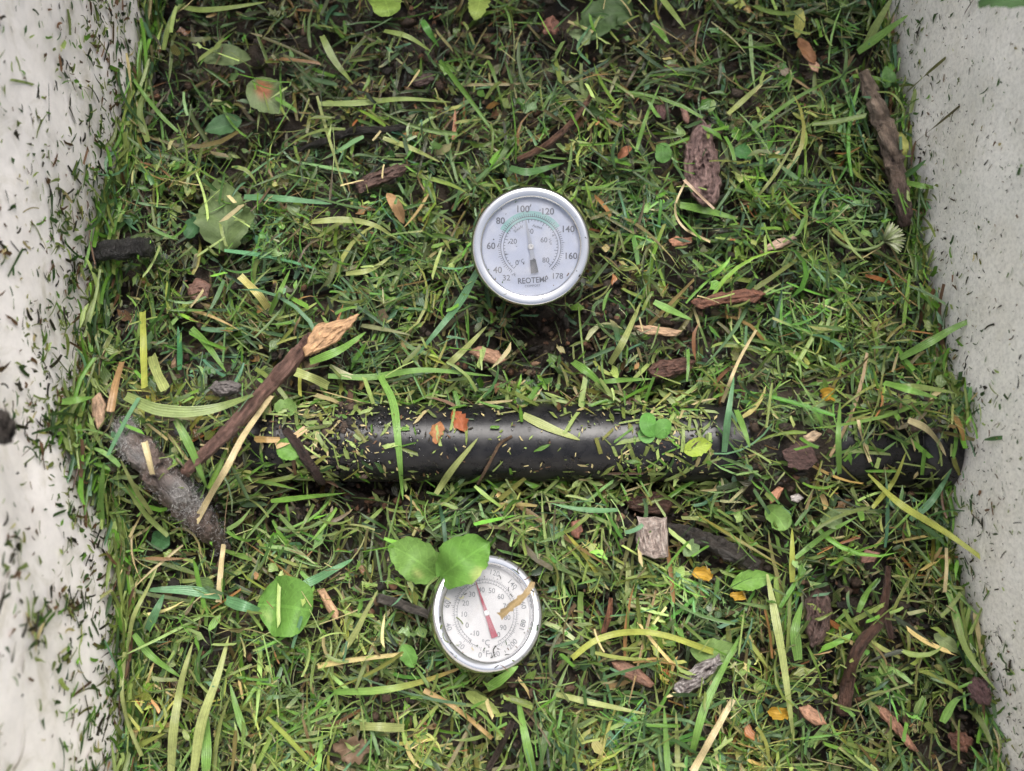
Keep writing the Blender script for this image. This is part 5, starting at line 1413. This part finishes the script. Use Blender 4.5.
def dial_bits(rt, r, zt, m, ri, sizes, label):
    ra = r * np.sqrt(rng.uniform(ri[0] ** 2, ri[1] ** 2, m)); a = rng.uniform(0, 6.28, m)
    q = np.stack([ra * np.cos(a), ra * np.sin(a), np.where(ra > r * .835, .0317, .0296) + 0 * a], -1)
    A_ = np.array(rt.matrix_world); w = q @ A_[:3, :3].T + A_[:3, 3]
    b_ = rng.uniform(0, 6.28, m); d = np.stack([np.cos(b_), np.sin(b_), 0 * b_], -1) @ A_[:3, :3].T
    n = np.tile(A_[:3, 2], (m, 1))
    return dict(c=w, d=d, n=nrm(n + rng.normal(0, .1, (m, 3))), L=rng.lognormal(math.log(sizes), .6, m).clip(.3, 6) * 1e-3, W=rng.uniform(.2, .6, m) * 1e-3, kind=pick([.6, .1, .3, 0], m), col=wcols(m, [.5, .25, .1, .1, 0, 0, .05, 0]),
                bend=rng.normal(0, 1.0, m), bend_dir=rng.choice([1.57, -1.57], m), twist=0 * b_, fold=0 * b_ + .1, tipcol=None)


build_stuff('specks', [dial_bits(UP_ROOT, UP_R, 0, 34, (.1, .97), .7, ''), dial_bits(LOW_ROOT, LOW_R, 0, 70, (.5, .97), 1.1, ''), dial_bits(LOW_ROOT, LOW_R, 0, 14, (.6, .95), 3.0, '')], 'tiny dark specks and grass hairs stuck on the two dials', 'dirt', 'grass')

# mould: pale felted patches on the rotten branch, and its fur
_n = len(m1.data.vertices); _co = np.empty(_n * 3, np.float32); m1.data.vertices.foreach_get('co', _co); _co = _co.reshape(-1, 3) + np.array(m1.location)
_cl = np.empty(_n * 4, np.float32); m1.data.attributes['Col'].data.foreach_get('color', _cl); _cl = _cl.reshape(-1, 4)
_w = np.zeros(_n)
for _u, _v, _r in ((128, 438, .008), (186, 494, .006), (150, 462, .004)):
    _p = P(_u, _v, .03); _w = np.maximum(_w, np.exp(-((_co[:, 0] - _p[0]) ** 2 + (_co[:, 1] - _p[1]) ** 2) / _r ** 2))
_w = (np.clip(_w * 1.2 + .35 * noise2(_co[:, 0], _co[:, 1], .005, 44) * _w, 0, 1) * .8)[:, None]
_cl[:, :3] = _cl[:, :3] * (1 - _w) + np.array([.27, .26, .255]) * _w
m1.data.attributes['Col'].data.foreach_set('color', _cl.ravel())
# fur of mould on the rotten branch
co = np.empty(len(m1.data.vertices) * 3, np.float32); m1.data.vertices.foreach_get('co', co); co = co.reshape(-1, 3) + np.array(m1.location)
nn = np.empty(len(m1.data.vertices) * 3, np.float32); m1.data.vertices.foreach_get('normal', nn); nn = nn.reshape(-1, 3)
m = 16000
i = rng.choice(np.where(nn[:, 2] > -.2)[0], m)
patch = (noise2(co[i, 0], co[i, 1], .014, 55) > -.2) & (rng.uniform(0, 1, m) < .15 + np.exp(-((co[i, 0] - P(132, 440, .03)[0]) ** 2 + (co[i, 1] - P(132, 440, .03)[1]) ** 2) / .009 ** 2) + .8 * np.exp(-((co[i, 0] - P(186, 496, .03)[0]) ** 2 + (co[i, 1] - P(186, 496, .03)[1]) ** 2) / .006 ** 2))
i = i[patch]; m = len(i)
a = rng.normal(0, 1, (m, 3)); d = nrm(nn[i] * .35 + a)
cc = co[i] + rng.normal(0, .0012, (m, 3)) + nn[i] * .0008
fur = blades(cc, d, nrm(rng.normal(0, 1, (m, 3))), rng.uniform(.0006, .0022, m), rng.uniform(.00006, .00013, m), np.full(m, 2), np.clip(np.array([.50, .49, .48]) * rng.lognormal(0, .3, m)[:, None], 0, .8), 5,
             rng.normal(0, 1.4, m), rng.uniform(0, 6, m), rng.normal(0, 1, m), np.full(m, .1))
fo = link('mould_fur', mesh_from('mould_fur', *fur), M['petal'], m1); fo.location = [-float(q) for q in m1.location]; fo['kind'] = 'stuff'

# ------------------------------------------------------------------ light, sky, camera
w = bpy.data.worlds.new('World'); sc.world = w; w.use_nodes = True
t = w.node_tree; bg = t.nodes['Background']
sky = t.nodes.new('ShaderNodeTexSky'); sky.sky_type = 'NISHITA'; sky.sun_disc = False
SUN_EL, SUN_AZ = R(66), R(14)
sky.sun_elevation = SUN_EL; sky.sun_rotation = SUN_AZ; sky.dust_density = 6.0; sky.air_density = 1.0; sky.ozone_density = 1.0
hs_ = t.nodes.new('ShaderNodeHueSaturation'); hs_.inputs['Saturation'].default_value = 0.42     # cloud cover greys the sky
t.links.new(sky.outputs[0], hs_.inputs['Color']); t.links.new(hs_.outputs[0], bg.inputs[0]); bg.inputs[1].default_value = 0.12
sun = bpy.data.lights.new('sun', 'SUN'); sun.energy = 1.45; sun.angle = R(40); sun.color = (1.0, .965, .92)
so = bpy.data.objects.new('sun', sun); COL.objects.link(so)
dirv = Vector((math.sin(SUN_AZ) * math.cos(SUN_EL), math.cos(SUN_AZ) * math.cos(SUN_EL), math.sin(SUN_EL)))
so.rotation_euler = dirv.to_track_quat('Z', 'Y').to_euler(); so.location = dirv * 2

cam = bpy.data.cameras.new('camera'); cam.sensor_width = 36; cam.lens = F / 1024 * 36; cam.clip_start = 0.01; cam.clip_end = 100
cam.dof.use_dof = True; cam.dof.focus_distance = 0.485; cam.dof.aperture_fstop = 6.5
cob = bpy.data.objects.new('camera', cam); COL.objects.link(cob); cob.location = CAM.tolist(); cob.rotation_euler = (TILT, 0, 0); sc.camera = cob

sc.view_settings.view_transform = 'Standard'; sc.view_settings.look = 'None'; sc.view_settings.exposure = 1.16; sc.view_settings.gamma = 1.0
sc.view_settings.use_curve_mapping = False
sc.cycles.max_bounces = 7; sc.cycles.diffuse_bounces = 4; sc.cycles.transparent_max_bounces = 8; sc.cycles.use_denoising = True
